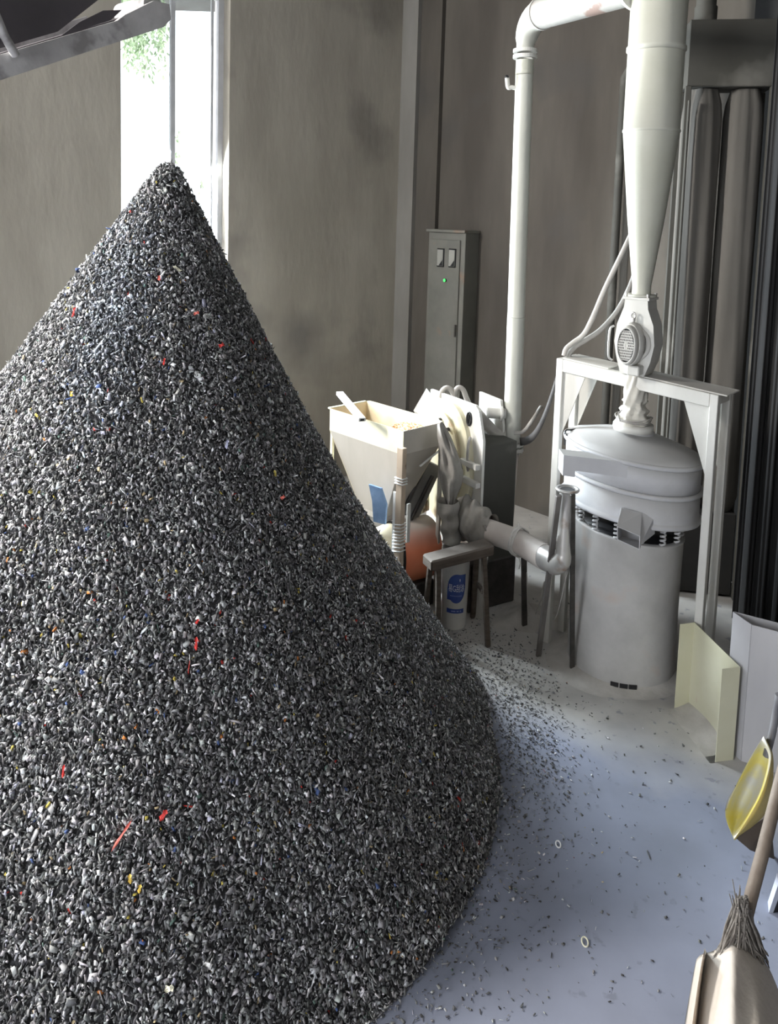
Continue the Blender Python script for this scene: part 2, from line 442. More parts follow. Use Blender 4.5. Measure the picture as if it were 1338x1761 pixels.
# left wall: plane a=0, wall body a in [-0.24,0]; two window openings
WB0, WB1, WZ0, WZ1 = 2.13, 3.10, 1.10, 4.50
W2B0, W2B1, W2Z0, W2Z1 = 6.5, 8.2, 3.4, 5.3
wl = MB()
room_box(wl, -0.24, 0, -0.24, WB0, 0, CEIL)
room_box(wl, -0.24, 0, WB1, W2B0, 0, CEIL)
room_box(wl, -0.24, 0, W2B1, 13, 0, CEIL)
for b0, b1, z0, z1 in ((WB0, WB1, WZ0, WZ1), (W2B0, W2B1, W2Z0, W2Z1)):
    room_box(wl, -0.24, 0, b0, b1, 0, z0)
    room_box(wl, -0.24, 0, b0, b1, z1, CEIL)
struct(wl.build('wall_left', m_wall))
# back wall; past its right end, an added near-black recess keeps the view dark
BW = 3.50
wb = MB()
room_box(wb, 0, BW, -0.24, 0, 0, CEIL)
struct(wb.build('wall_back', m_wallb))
st = MB()
room_box(st, BW, BW + 0.2, -4.2, 0, 0, CEIL)
room_box(st, BW, 9.5, -4.4, -4.2, 0, CEIL)
room_box(st, 8.2, 8.4, -4.2, 1.0, 0, CEIL)
struct(st.build('wall_dark_recess', m_dark))
# front wall behind the viewer, with the gate opening
wf = MB()
wf.box((-7.6, -3.6, CEIL / 2), (1.4, 0, 0), (0, .12, 0), (0, 0, CEIL / 2))
wf.box((2.3, -3.6, CEIL / 2), (6.2, 0, 0), (0, .12, 0), (0, 0, CEIL / 2))
wf.box((-5.05, -3.6, 5.1), (1.2, 0, 0), (0, .12, 0), (0, 0, .5))
struct(wf.build('wall_front', m_wall))
wr = MB(); wr.box((6.6, 0.3, CEIL / 2), (.12, 0, 0), (0, 3.9, 0), (0, 0, CEIL / 2))
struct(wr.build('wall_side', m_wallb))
# corner column and a shallow pilaster
cm = MB(); room_box(cm, 0, 0.22, -0.0, 0.10, 0, CEIL)
struct(cm.build('trim_1', mat('column_render', (.18, .17, .155), (.25, .24, .225), .95, scale=1.5, stretch=(1, 1, .3), bump=.3, bscale=14)))
cm = MB(); room_box(cm, 0.20, 0.50, -0.0, 0.05, 0, CEIL)
struct(cm.build('trim_2', m_wallb))

# window in view
wn = bpy.data.objects.new('window_1', None); COL.objects.link(wn); wn.location = room(-0.12, 2.6, WZ0); struct(wn)
fr = MB()
for b0, b1, z0, z1 in ((WB0, WB0 + .05, WZ0, WZ1), (WB1 - .05, WB1, WZ0, WZ1), (WB0, WB1, WZ0, WZ0 + .06), (WB0, WB1, WZ1 - .06, WZ1)):
    room_box(fr, -0.16, -0.10, b0, b1, z0, z1)
fr.build('window_frame', m_alu, wn)
sh = MB(); room_box(sh, -0.145, -0.115, 2.575, 2.615, WZ0 + .06, WZ1 - .06); sh.build('mullion', m_alu, wn)
sh = MB(); room_box(sh, -0.14, -0.12, 2.215, 2.235, WZ0 + .06, WZ1 - .06); sh.build('sash_stile', m_alu, wn)
for b0, b1 in ((2.235, 2.575), (2.615, WB1 - .05)):
    g = MB(); room_box(g, -0.133, -0.129, b0, b1, WZ0 + .06, WZ1 - .06); g.build('pane', m_glass, wn)
sl = MB(); room_box(sl, -0.10, 0.03, WB0, WB1, WZ0 - .04, WZ0); sl.build('window_sill', m_wall, wn)
# its twin out of view
w2 = bpy.data.objects.new('window_2', None); COL.objects.link(w2); w2.location = room(-0.12, 7.35, W2Z0); struct(w2)
fr = MB()
for b0, b1, z0, z1 in ((W2B0, W2B0 + .05, W2Z0, W2Z1), (W2B1 - .05, W2B1, W2Z0, W2Z1), (W2B0, W2B1, W2Z0, W2Z0 + .06), (W2B0, W2B1, W2Z1 - .06, W2Z1)):
    room_box(fr, -0.20, -0.14, b0, b1, z0, z1)
fr.build('window_frame', m_alu, w2)

# outside: ground and a willow beyond the window
yd = MB(); yd.box(room(-8.3, 2, -0.15), U * 8, V * 12, Z * .05)
struct(yd.build('yard_ground', m_yard))
tr = thing('willow_tree', 'pale green drooping tree outside the bright window', 'tree', room(-5.0, 1.2, -0.1))
T0 = room(-5.0, 1.2, -0.1)
tk = MB(); tk.tube([T0, T0 + Vector((0.05, 0, 3)), T0 + Vector((-.1, .1, 5.2)), T0 + Vector((0, 0, 6.8))], [.16, .13, .09, .04], 10)
tk.build('trunk', m_bark, tr)
lf = MB()
A0 = at(245, 70, 9.5)
def leaf(mb, p, sz):
    d = Vector((random.uniform(-1, 1), random.uniform(-1, 1), random.uniform(-1.6, -.2))).normalized()
    s_ = d.cross(Vector((random.uniform(-1, 1), random.uniform(-1, 1), .2))).normalized()
    n_ = d.cross(s_) * sz * .05
    mb.add([p, p + d * sz * .5 + s_ * sz * .22 + n_, p + d * sz, p + d * sz * .5 - s_ * sz * .22 + n_], [(0, 1, 2, 3)])
for k in range(30):
    p = at(random.uniform(212, 284), random.uniform(-60, 60), random.uniform(9.2, 10.2))
    L_ = random.uniform(.2, .75)
    for j in range(34):
        q = p + Vector((random.gauss(0, .025), random.gauss(0, .03), -L_ * j / 34))
        leaf(lf, q, .09)
for (cu, cv, n_) in ((300, 262, 12), (346, 312, 14), (306, 235, 6), (392, 22, 60), (384, 60, 30)):
    for k in range(n_):
        leaf(lf, at(cu + random.gauss(0, 3), cv + random.gauss(0, 8), 9.5), .08)
o = lf.build('foliage', m_leaf, tr); o['kind'] = 'stuff'
br = MB()
for k in range(9):
    p = T0 + Vector((0, 0, 4.3 + .25 * k)); q = at(205 + 9 * k, -60 + random.uniform(-20, 20), 9.7)
    br.tube([p, (p + q) / 2 + Z * .4, q], [.05, .03, .012], 6)
br.build('branch', m_bark, tr)

# ------------------------------------------------------------------ the pile
PC = np.array([-1.085, 3.86]); PH = 2.93
def toe(phi):          # footprint radius by direction
    deg = np.degrees(phi) % 360
    xs = [0, 30, 60, 100, 150, 180, 215, 250, 285, 307, 323, 340, 360]
    ys = [1.69, 1.73, 1.72, 1.80, 2.02, 2.08, 2.12, 2.0, 1.90, 1.87, 1.80, 1.74, 1.69]
    return np.interp(deg, xs, ys)
def pile_h(x, y):
    dx = x - PC[0]; dy = y - PC[1]
    r = np.hypot(dx, dy); ph = np.arctan2(dy, dx)
    R = toe(ph)
    q = r / R
    h = PH * (1 - q)
    h = np.where(q < 0.04, PH * (1 - 0.02 - q * q / .08), h)
    h = h - 0.16 * np.sin(np.clip(q, 0, 1) * np.pi) * (0.6 + 0.4 * np.cos(ph * 1.0))
    h = h + 0.025 * np.sin(ph * 7 + r * 3) * q + 0.02 * np.sin(ph * 13 + 1.7 - r * 5) * q
    return np.where(q > 1, -0.02, np.maximum(h, -0.02))
core = MB()
rows = []
for i in range(41):
    row = []
    for k in range(97):
        ph = 2 * math.pi * k / 96; R = float(toe(np.array(ph))); r = R * (i / 40)
        x = PC[0] + r * math.cos(ph); y = PC[1] + r * math.sin(ph)
        row.append((x, y, max(0.0, float(pile_h(np.array(x), np.array(y))) - 0.012)))
    rows.append(row)
core.grid(rows)

def chips(P, N, size, name, colr, zst=1.25, upright=0.0):
    """P (n,3) positions, N (n,3) surface normals, size (n,) lengths -> one mesh of jittered slivers"""
    n = len(P)
    e = rng.normal(size=(n, 3)); e[:, 2] *= 1.3
    nn = N + rng.normal(size=(n, 3)) * 0.55; nn /= np.linalg.norm(nn, axis=1)[:, None]
    a = e - nn * (e * nn).sum(1)[:, None]; a /= np.linalg.norm(a, axis=1)[:, None]
    b = np.cross(nn, a)
    la = size; lb = size * rng.uniform(.28, .75, n); lc = size * rng.uniform(.07, .26, n)
    strip = rng.random(n) < 0.10
    la = np.where(strip, la * 1.9, la); lb = np.where(strip, lb * .35, lb)
    s = np.array([[-1, -1, -1], [1, -1, -1], [1, 1, -1], [-1, 1, -1], [-1, -1, 1], [1, -1, 1], [1, 1, 1], [-1, 1, 1]], float)
    j = s[None] * rng.uniform(.45, 1.15, (n, 8, 3))
    off = (j[:, :, 0:1] * (a * la[:, None] / 2)[:, None] + j[:, :, 1:2] * (b * lb[:, None] / 2)[:, None] + j[:, :, 2:3] * (nn * lc[:, None] / 2)[:, None])
    off[:, :, 2] *= zst
    vs = (P[:, None] + off).reshape(-1, 3)
    q = np.array([[0, 3, 2, 1], [4, 5, 6, 7], [0, 1, 5, 4], [1, 2, 6, 5], [2, 3, 7, 6], [3, 0, 4, 7]])
    fs = (q[None] + (np.arange(n) * 8)[:, None, None]).reshape(-1)
    me = bpy.data.meshes.new(name)
    me.vertices.add(len(vs)); me.vertices.foreach_set('co', vs.ravel().astype(np.float32))
    me.loops.add(len(fs)); me.loops.foreach_set('vertex_index', fs.astype(np.int32))
    me.polygons.add(n * 6); me.polygons.foreach_set('loop_start', (np.arange(n * 6) * 4).astype(np.int32))
    me.update(calc_edges=True)
    at_ = me.attributes.new('chip_colour', 'FLOAT_COLOR', 'POINT')
    c4 = np.ones((n, 8, 4), np.float32); c4[:, :, :3] = colr[:, None, :]
    at_.data.foreach_set('color', c4.ravel())
    me.materials.append(m_chip)
    o = bpy.data.objects.new(name, me); COL.objects.link(o)
    return o

def chip_colours(n, blue=None):
    t = rng.random(n)
    g = np.where(t < .42, rng.uniform(.06, .13, n), np.where(t < .74, rng.uniform(.14, .28, n), np.where(t < .93, rng.uniform(.30, .50, n), rng.uniform(.55, .82, n))))
    g = g * 1.12
    c = np.stack([g, g * 1.0, g * 1.02], 1) * rng.uniform(.96, 1.04, (n, 3))
    k = rng.random(n)
    def put(lo, hi, col):
        mk = (k >= lo) & (k < hi); c[mk] = np.array(col) * rng.uniform(.7, 1.2, (mk.sum(), 1))
    put(0, .0035, (.09, .14, .32)); put(.0035, .006, (.55, .45, .10)); put(.006, .0072, (.5, .04, .03)); put(.0072, .0125, (.5, .40, .24)); put(.0125, .0135, (.6, .22, .06)); put(.0135, .018, (.13, .2, .17)); put(.018, .023, (.5, .5, .62))
    if blue is not None:
        c[blue] = c[blue] * np.array([.93, 1.0, 1.10])
    return c

def sample_pile(n, front):
    out = []
    while sum(len(a) for a in out) < n:
        m_ = n
        ph = rng.uniform(0, 2 * np.pi, m_); R = toe(ph)
        q = np.sqrt(rng.random(m_)); x = PC[0] + q * R * np.cos(ph); y = PC[1] + q * R * np.sin(ph)
        # facing the photograph's side
        face = (np.cos(ph) * (-PC[0]) + np.sin(ph) * (-PC[1])) / np.hypot(*PC) > -0.28
        keep = face if front else ~face
        x, y = x[keep], y[keep]
        out.append(np.stack([x, y, pile_h(x, y)], 1))
    return np.concatenate(out)[:n]
def normals(P):
    e = .01
    gx = (pile_h(P[:, 0] + e, P[:, 1]) - pile_h(P[:, 0] - e, P[:, 1])) / (2 * e)
    gy = (pile_h(P[:, 0], P[:, 1] + e) - pile_h(P[:, 0], P[:, 1] - e)) / (2 * e)
    N = np.stack([-gx, -gy, np.ones(len(P))], 1)
    return N / np.linalg.norm(N, axis=1)[:, None]
PF = sample_pile(186000, True); PB = sample_pile(20000, False)
PA = np.concatenate([PF, PB]); NA = normals(PA)
PA = PA + NA * rng.uniform(-.004, .014, (len(PA), 1))
PA[:, 2] = np.maximum(PA[:, 2], .004)
sz = rng.gamma(6, .0019, len(PA)) + .003
sz = np.clip(sz, .005, .034)
sz[len(PF):] *= 1.9
bl = (np.hypot((PA[:, 0] + 1.22) / .2, (PA[:, 2] - 2.2) / .5) < rng.uniform(.3, 1.2, len(PA)))
pile = chips(PA, NA, sz, 'shredded_plastic_pile', chip_colours(len(PA), bl))
tag(pile, 'tall cone-shaped heap of grey shredded plastic chips filling the left of the floor', 'pile', kind='stuff')
co = core.build('pile_core', m_core, pile); co['kind'] = 'stuff'

# loose chips on the floor beyond the toe
n = 4200
ph = rng.uniform(np.radians(-62), np.radians(35), n)
d = rng.exponential(.17, n)
far = rng.random(n) < .16; d = np.where(far, rng.uniform(0, 1.25, n), d)
R = toe(ph) + d - .03
X = PC[0] + R * np.cos(ph); Y = PC[1] + R * np.sin(ph)
# a denser spill by the lit part of the floor
k = 1500; X[:k] = rng.normal(.78, .12, k) ; Y[:k] = rng.normal(4.0, .38, k)
Pf = np.stack([X, Y, np.full(n, .004)], 1)
Nf = np.tile(np.array([0, 0, 1.0]), (n, 1))
sf = np.clip(rng.gamma(6, .0015, n) + .002, .004, .020)
cf = chip_colours(n) * .8
sc_o = chips(Pf, Nf, sf, 'scattered_chips', cf, zst=.8)
tag(sc_o, 'loose dark plastic chips scattered over the floor beside the heap', 'chips', kind='stuff')

def pile_point(u, v):          # where the pixel's ray meets the heap
    d = ray(u, v); o = Vector((0, 0, H))
    for i in range(3000):
        t = 1.2 + i * .0015
        p = o + d * t
        if float(pile_h(np.array(p.x), np.array(p.y))) >= p.z: return p
    return None
def flake(name, u, v, L_, W_, ang, mt, label, cat='plastic scrap', up=.022):
    p = pile_point(u, v)
    if p is None: return
    nrm = Vector(normals(np.array([[p.x, p.y, p.z]]))[0])
    s1 = Vector((1, 0, 0)); s1 = (s1 - nrm * s1.dot(nrm)).normalized(); s2 = nrm.cross(s1)
    if s2.z < 0: s2 = -s2
    a = s1 * math.cos(ang) + s2 * math.sin(ang); b = nrm.cross(a)
    c = p + nrm * up
    mb = MB()
    ol = [(-.5, -.1), (-.28, -.5), (.1, -.3), (.3, -.5), (.5, -.05), (.3, .45), (.05, .25), (-.25, .5)]
    P_ = [c + a * x * L_ * .8 + b * y * W_ * .7 + nrm * .006 * math.sin(6 * x) for x, y in ol]
    mb.prism(P_, nrm * .003)
    tag(mb.build(name, mt), label, cat)
flake('plastic_strip', 210, 1436, .125, .014, 1.05, m_salmon, 'long thin salmon-pink plastic strip lying on the lower left of the heap')
flake('plastic_flake', 279, 1402, .046, .026, 1.1, m_red, 'red plastic flake just right of the long salmon strip')
flake('plastic_flake', 224, 1510, .034, .020, 1.8, m_yel, 'amber plastic flake low on the heap, upper of the yellow pair')
flake('plastic_flake', 240, 1527, .030, .018, 1.5, m_yel, 'yellow plastic flake low on the heap, lower of the yellow pair')
flake('plastic_flake', 336, 1108, .060, .018, 1.7, m_red, 'tall dark red flake in the middle of the heap')
flake('plastic_flake', 338, 1070, .024, .016, 1.2, m_red, 'small red flake just above the tall dark red flake mid-heap')
flake('plastic_flake', 113, 1326, .050, .014, 1.6, m_red, 'narrow red flake near the left edge of the heap')
flake('plastic_flake', 133, 541, .060, .018, 1.3, m_red, 'dark red flake high on the left slope of the heap')
flake('plastic_flake', 274, 482, .030, .020, 1.6, m_salmon, 'small pink-red flake below the top of the heap')
flake('plastic_flake', 335, 542, .032, .022, .4, m_salmon, 'salmon-red flake on the upper right slope of the heap')
flake('plastic_flake', 376, 597, .032, .024, .8, m_red, 'bright red flake on the upper heap, lowest of three toward its right side')
flake('plastic_flake', 282, 625, .040, .014, 1.6, m_red, 'thin deep red flake at the centre of the upper heap')
flake('plastic_flake', 386, 767, .050, .018, 1.7, m_lil, 'lilac-white plastic flake on the right half of the heap')
flake('plastic_flake', 480, 858, .026, .022, 1.0, m_salmon, 'orange-red flake on the right slope level with the orange motor')
flake('plastic_flake', 128, 681, .028, .022, 1.3, m_yel, 'yellow flake on the upper left slope of the heap')
flake('plastic_flake', 290, 1697, .036, .028, .3, m_ring, 'pale tan flake at the bottom edge of the heap')
flake('plastic_flake', 444, 505, .040, .018, 1.6, m_salmon, 'pink flake standing on the right skyline of the heap')
flake('plastic_flake', 303, 466, .055, .020, 2.9, m_ring, 'pale grey flat flake near the top of the heap')

# rings dropped on the floor
for (u, v, r_, lb, mt) in ((1006, 1620, .0115, 'small pale yellow plastic ring lying on the open floor', m_ring), (960, 1452, .010, 'small white plastic ring lying on the floor nearer the heap', m_whitesheet)):
    p = atz(u, v, .005)
    mb = MB(); mb.tube([p + Vector((math.cos(a) * r_, math.sin(a) * r_ * 1.4, .001 + .004 * math.sin(a))) for a in [2 * math.pi * i / 20 for i in range(20)]], .003, 8, closed=True)
    tag(mb.build('plastic_ring', mt), lb, 'ring')

# ------------------------------------------------------------------ sieve
SX, SY = at(1067, 1120, 4.54).x, 4.54
SCN = Vector((SX, SY, 0))
sv = thing('vibrating_sieve', 'round grey-white vibrating sieve on a drum base with a ring of springs', 'sieve', SCN)
RB, RT = 0.315, 0.388
nb = 64
mb = MB()
prof = [(RB + .004, 0), (RB, .02), (RB - .005, .40), (RB, .792), (RB + .006, .802), (RB + .004, .807), (RB - .03, .807), (RB - .04, .79), (RB - .04, .02)]
# drum with a low vent slot in front
mb.lathe(prof, SCN, nb)
mb.build('base_drum', m_base, sv)
fa = math.atan2(-SY, -SX + .15)
for k in range(3):
    a = fa - .10 + .16 * k
    c = SCN + Vector((math.cos(a) * (RB + .003), math.sin(a) * (RB + .003), .035))
    tdir = Vector((-math.sin(a), math.cos(a), 0)); nd = Vector((math.cos(a), math.sin(a), 0))
    mb = MB(); mb.box(c, tdir * .022, nd * .004, Z * .012); mb.build('vent_hole', m_black, sv)
mb = MB(); mb.lathe([(0.005, .80), (RB - .045, .80), (RB - .045, .79), (.005, .79)], SCN, 40); mb.build('base_plate', m_black, sv)
mb = MB(); mb.lathe([(0.005, .815), (.13, .815), (.13, .93), (.005, .93)], SCN, 24); mb.build('vibration_motor', m_black, sv)
# lower tray
mb = MB()
mb.lathe([(RT - .03, .935), (RT - .005, .925), (RT + .012, .93), (RT + .016, .945), (RT + .004, .957), (RT, .965), (RT, 1.105), (RT - .01, 1.105), (RT - .01, .97), (RT - .03, .96)], SCN, nb, closed=True)
mb.lathe([(.005, .94), (RT - .02, .94), (RT - .02, .95), (.005, .95)], SCN, nb)
mb.build('lower_tray', m_sieve, sv)
def ring(z, r, rr, name, mt=m_sieve):
    b = MB(); b.lathe([(r + rr * math.cos(t) * .9, z + rr * math.sin(t)) for t in [2 * math.pi * i / 10 for i in range(10)]], SCN, nb, closed=True)
    return b.build(name, mt, sv)
ring(1.117, RT + .004, .015, 'clamp_band')
mb = MB(); mb.lathe([(RT - .012, 1.12), (RT - .002, 1.12), (RT - .002, 1.285), (RT - .012, 1.285)], SCN, nb, closed=True)
mb.build('upper_tray', m_sieve, sv)
ring(1.292, RT + .004, .015, 'clamp_band')
mb = MB(); mb.lathe([(RT + .004, 1.298), (RT, 1.310), (RT - .06, 1.33), (RT * .6, 1.362), (RT * .35, 1.385), (.11, 1.397), (.005, 1.40)], SCN, nb)
mb.lathe([(.115, 1.392), (.115, 1.412), (.105, 1.418), (.004, 1.418)], SCN, 32)
mb.build('lid', m_sieve, sv)
# clamp lugs at the right
for (z, a) in ((1.30, -.28), (.938, -.36)):
    c = SCN + Vector((math.cos(a) * (RT + .03), math.sin(a) * (RT + .03), z)); nd = Vector((math.cos(a), math.sin(a), 0)); td = Vector((-nd.y, nd.x, 0))
    mb = MB(); mb.bbox(c, nd * .03, td * .016, Z * .02, .004); mb.tube([c + nd * .02 - td * .03, c + nd * .02 + td * .03], .006, 8)
    mb.build('clamp_lug', m_sieve, sv)
# springs
sp0 = None
NS = 14
for k in range(NS):
    a = 2 * math.pi * (k + .35) / NS
    c = SCN + Vector((math.cos(a) * (RB - .018), math.sin(a) * (RB - .018), .805))
    if sp0 is None:
        mb = MB()
        mb.tube([c + Vector((math.cos(t) * .014, math.sin(t) * .014, .004 + .118 * t / (2 * math.pi * 6))) for t in [2 * math.pi * 6 * i / 72 for i in range(73)]], .0055, 6)
        sp0 = mb.build('spring', m_sieve, sv); off0 = Vector(sp0.location) - (c - SCN)
    else:
        o = sp0.copy(); COL.objects.link(o); o.parent = sv; o.location = (c - SCN) + off0
# upper discharge spout, a box running to the left and turning down over the pipe
mb = MB()
y0, y1 = 4.18, 4.30
xs_ = at(968, 810, 4.18).x
mb.prism([(xs_, y0, 1.165), (xs_ + .068, y0, 1.165), (xs_ + .066, y0, 1.203), (xs_ + .36, y0, 1.203), (xs_ + .36, y0, 1.293), (xs_, y0, 1.285)], (0, y1 - y0, 0))
mb.build('side_spout', m_sieve, sv)
# lower chute: sloped box opening to the front
A = at(1068, 873, 4.16); B = at(1104, 882, 4.15)
A2 = at(1061, 905, 4.03); B2 = at(1101, 922, 4.03)
A3 = at(1061, 928, 4.04); B3 = at(1100, 946, 4.04)
A4 = at(1068, 922, 4.17); B4 = at(1104, 932, 4.165)
mb = MB(); th = .004
def slab(mb, quad, t=.004):
    q = [Vector(p) for p in quad]; n = (q[1] - q[0]).cross(q[3] - q[0]).normalized() * t
    mb.prism(q, n)
slab(mb, [A, B, B2, A2]); slab(mb, [A, A2, A3, A4]); slab(mb, [B, B4, B3, B2]); slab(mb, [A4, A3, B3, B4]); slab(mb, [A, A4, B4, B])
mb.build('front_chute', m_sieve, sv)
wing = MB(); slab(wing, [at(1104, 882, 4.15), at(1126, 888, 4.165), at(1126, 918, 4.165), at(1101, 938, 4.04)])
wing.build('chute_side_plate', m_sieve, sv)
# earthing cable hooked round the lid edge
mb = MB()
mb.tube(bez([at(971, 765, 4.57), at(972, 742, 4.59), at(984, 739, 4.64), at(1012, 735, 4.76), at(1040, 733, 4.80), at(1064, 735, 4.73)], 8), .005, 7)
mb.tube(bez([at(971, 742, 4.59), at(978, 750, 4.55), at(1000, 742, 4.73), at(1030, 739, 4.83)], 6), .005, 7)
mb.build('cable', m_black, sv)

# sieve, frame and cyclone group scaled about the camera; drum stretched to suit
Z_SHEAR = .11  # z shear that gives the sieve parts the slope seen in the image
for ch in list(sv.children):
    oz = ch.location.z
    if ch.name.startswith('spring'):
        ch.scale.z = 1.25; ch.location.z = .085 + .955 * oz - Z_SHEAR * ch.location.x; continue
    if ch.name.split('.')[0] in ('front_chute', 'chute_side_plate', 'cable', 'vent_hole'): continue
    base = ch.name.startswith('base_')
    for v_ in ch.data.vertices:
        z_ = v_.co.z + oz; x_ = v_.co.x + ch.location.x
        n_z = z_ * 1.075 - Z_SHEAR * x_ * max(0, min(1, z_ / .8)) if base else .104 + .955 * z_ - Z_SHEAR * x_
        v_.co.z = n_z - oz
# powder heaped round the drum foot
def mound(name, c, rx, ry, h, label, ang=0, hole=None):
    rows = []
    for i in range(13):
        row = []
        q = i / 12
        for k in range(37):
            t = 2 * math.pi * k / 36
            rr = q * (1 + .12 * math.sin(3 * t + c[0] * 9) + .07 * math.sin(7 * t))
            x = rx * rr * math.cos(t); y = ry * rr * math.sin(t)
            z = h * (1 - q) ** 1.5 * (1 + .2 * math.sin(5 * t + 3 * q)) if hole is None else h * math.sin(math.pi * min(1, q)) ** 2
            row.append((c[0] + x * math.cos(ang) - y * math.sin(ang), c[1] + x * math.sin(ang) + y * math.cos(ang), z))
        rows.append(row)
    m_ = MB(); m_.grid(rows)
    return tag(m_.build(name, m_dustpile), label, 'powder', kind='stuff')
c = atz(905, 1062); mound('powder_heap', c, .26, .20, .10, 'pale powder spilled on the dark floor behind the pipe stand legs')
rows = []
for i in range(7):
    q = i / 6
    rows.append([(SX + (RB - .005 + .11 * q * (1 + .35 * math.sin(2 * t + 1))) * math.cos(t), SY + (RB - .005 + .11 * q * (1 + .35 * math.sin(2 * t + 1))) * math.sin(t), .035 * (1 - q) ** 1.6 + .0005) for t in [2 * math.pi * k / 60 for k in range(61)] if not (fa - .2 < ((t + math.pi) % (2 * math.pi)) - math.pi < fa + .35)])
mb = MB(); mb.grid(rows); tag(mb.build('powder_skirt', m_dustpile), 'thin skirt of pale powder around the foot of the sieve drum', 'powder', kind='stuff')

# ------------------------------------------------------------------ frame over the sieve
FL = atz(937, 1104); FL = Vector((at(941, 1095, 4.746).x, 4.746, 0)); FRt = Vector((at(1202, 1080, 4.13).x, 4.13, 0))
FU = (FRt - FL).normalized(); FV = Vector((-FU.y, FU.x, 0))
FZ = 1.82
LEN = (FRt - FL).length
fm = thing('support_frame', 'cream-white welded steel frame standing over the sieve and carrying the cyclone', 'frame', FL)
FRp = FL + FU * LEN
dv = FV * .19
leg0 = None
for (p, nm) in ((FL, 0), (FL + dv, 1), (FRp, 2), (FRp + dv, 3)):
    mb = MB(); mb.bbox(p + Z * FZ / 2, FU * .022, FV * .022, Z * FZ / 2, .003); mb.build('leg', m_white, fm)
for p in (FL, FL + dv):
    mb = MB(); mb.bbox(p + FU * LEN / 2 + Z * (FZ - .038), FU * (LEN / 2 - .022), FV * .022, Z * .038, .003); mb.build('top_beam', m_white, fm)
for p in (FL, FRp):
    mb = MB(); mb.bbox(p + dv / 2 + Z * (FZ - .03), FU * .020, FV * (.10 - .022), Z * .03, .003); mb.build('cross_beam', m_white, fm)
for (p, s) in ((FL, 1), (FL + dv, 1), (FRp, -1), (FRp + dv, -1)):
    a = p + FU * (.022 * s); z1 = FZ - .06
    mb = MB(); mb.prism([a + Z * z1 - FV * .003, a + FU * (.15 * s) + Z * z1 - FV * .003, a + Z * (z1 - .42) - FV * .003], FV * .006)
    mb.build('gusset', m_white, fm)
mb = MB(); mb.bbox(FL + dv / 2 + FU * .16 + Z * (FZ + .004), FU * .15, FV * .10, Z * .004, .002); mb.build('cover_plate', m_white, fm)
mb = MB(); mb.bbox(FL + dv / 2 + FU * .72 + Z * (FZ + .004), FU * .27, FV * .10, Z * .004, .002); mb.build('cover_plate', m_white, fm)
for ch in list(fm.children):         # sheared so the top drops towards the right leg, matching the image
    for v_ in ch.data.vertices:
        w_ = v_.co + Vector(ch.location); v_.co.z -= .06 * (w_.dot(FU) / LEN) * max(0, w_.z / FZ)

# ------------------------------------------------------------------ rotary valve with motor
AX = Vector((at(1097, 600, 4.46).x, 4.46, 0))
va = Vector((-.62, -.785, 0)); vl = Vector((.785, -.62, 0))     # motor axis, sideways
zv0, zv1 = FZ - .022, at(1105, 514, 4.46).z
vv = thing('rotary_valve', 'dusty motor-driven rotary valve below the cyclone on the white frame', 'valve', AX + Z * zv0)
ZC = at(1090, 588, 4.46).z
ol = [(-.065, zv1), (.065, zv1), (.07, zv1 - .05), (.105, ZC + .11), (.118, ZC), (.10, ZC - .10), (.07, zv0), (-.07, zv0), (-.10, ZC - .08), (-.115, ZC), (-.105, ZC + .10), (-.07, zv1 - .05)]
mb = MB(); mb.prism([AX + vl * x + Z * z - va * .07 for x, z in ol], va * .14); mb.build('housing', m_white, vv)
mb = MB(); mb.lathe([(.10, 0), (.10, .015), (.085, .02), (.085, .02)], AX + va * .07 + Z * ZC, 32, axis=va); mb.build('bearing_cover', m_white, vv)
mb = MB(); mb.bbox(AX + Z * (zv1 + .006), vl * .075, va * .075, Z * .008, .002); mb.build('top_flange', m_white, vv)
for s in (-1, 1):
    for t in (-1, 1):
        mb = MB(); mb.tube([AX + vl * .062 * s + va * .062 * t + Z * (zv1 + .01), AX + vl * .062 * s + va * .062 * t + Z * (zv1 + .034)], .008, 6); mb.build('bolt', m_galv, vv)
MC = AX + Z * ZC
mo = MB()
def oval(c, ax, lat, r, zr, n=32):
    return [c + lat * r * math.cos(2 * math.pi * k / n) + Z * zr * math.sin(2 * math.pi * k / n) for k in range(n)]
def oval_loft(mb, secs, n=32, caps=True):
    vs = []; fs = []
    for c, r, zr in secs: vs += oval(c, va, vl, r, zr, n)
    for i in range(len(secs) - 1):
        for k in range(n): fs.append((i * n + k, i * n + (k + 1) % n, (i + 1) * n + (k + 1) % n, (i + 1) * n + k))
    mb.add(vs, fs, True)
    if caps:
        mb.add(vs[:n], [tuple(range(n))]); mb.add(vs[-n:], [tuple(range(n))])
oval_loft(mo, [(MC + va * .07, .066, .116), (MC + va * .085, .072, .124), (MC + va * .125, .072, .124), (MC + va * .14, .064, .118)])
mo.build('motor_body', m_white, vv)
mb = MB(); oval_loft(mb, [(MC + va * .135, .058, .112), (MC + va * .165, .058, .112), (MC + va * .185, .054, .105), (MC + va * .188, .048, .096), (MC + va * .182, .046, .094)], caps=False)
fcv = mb.build('fan_cover', m_white, vv)
mb = MB(); mb.add(oval(MC + va * .165, va, vl, .052, .102), [tuple(range(32))]); mb.build('fan', m_black, fcv)
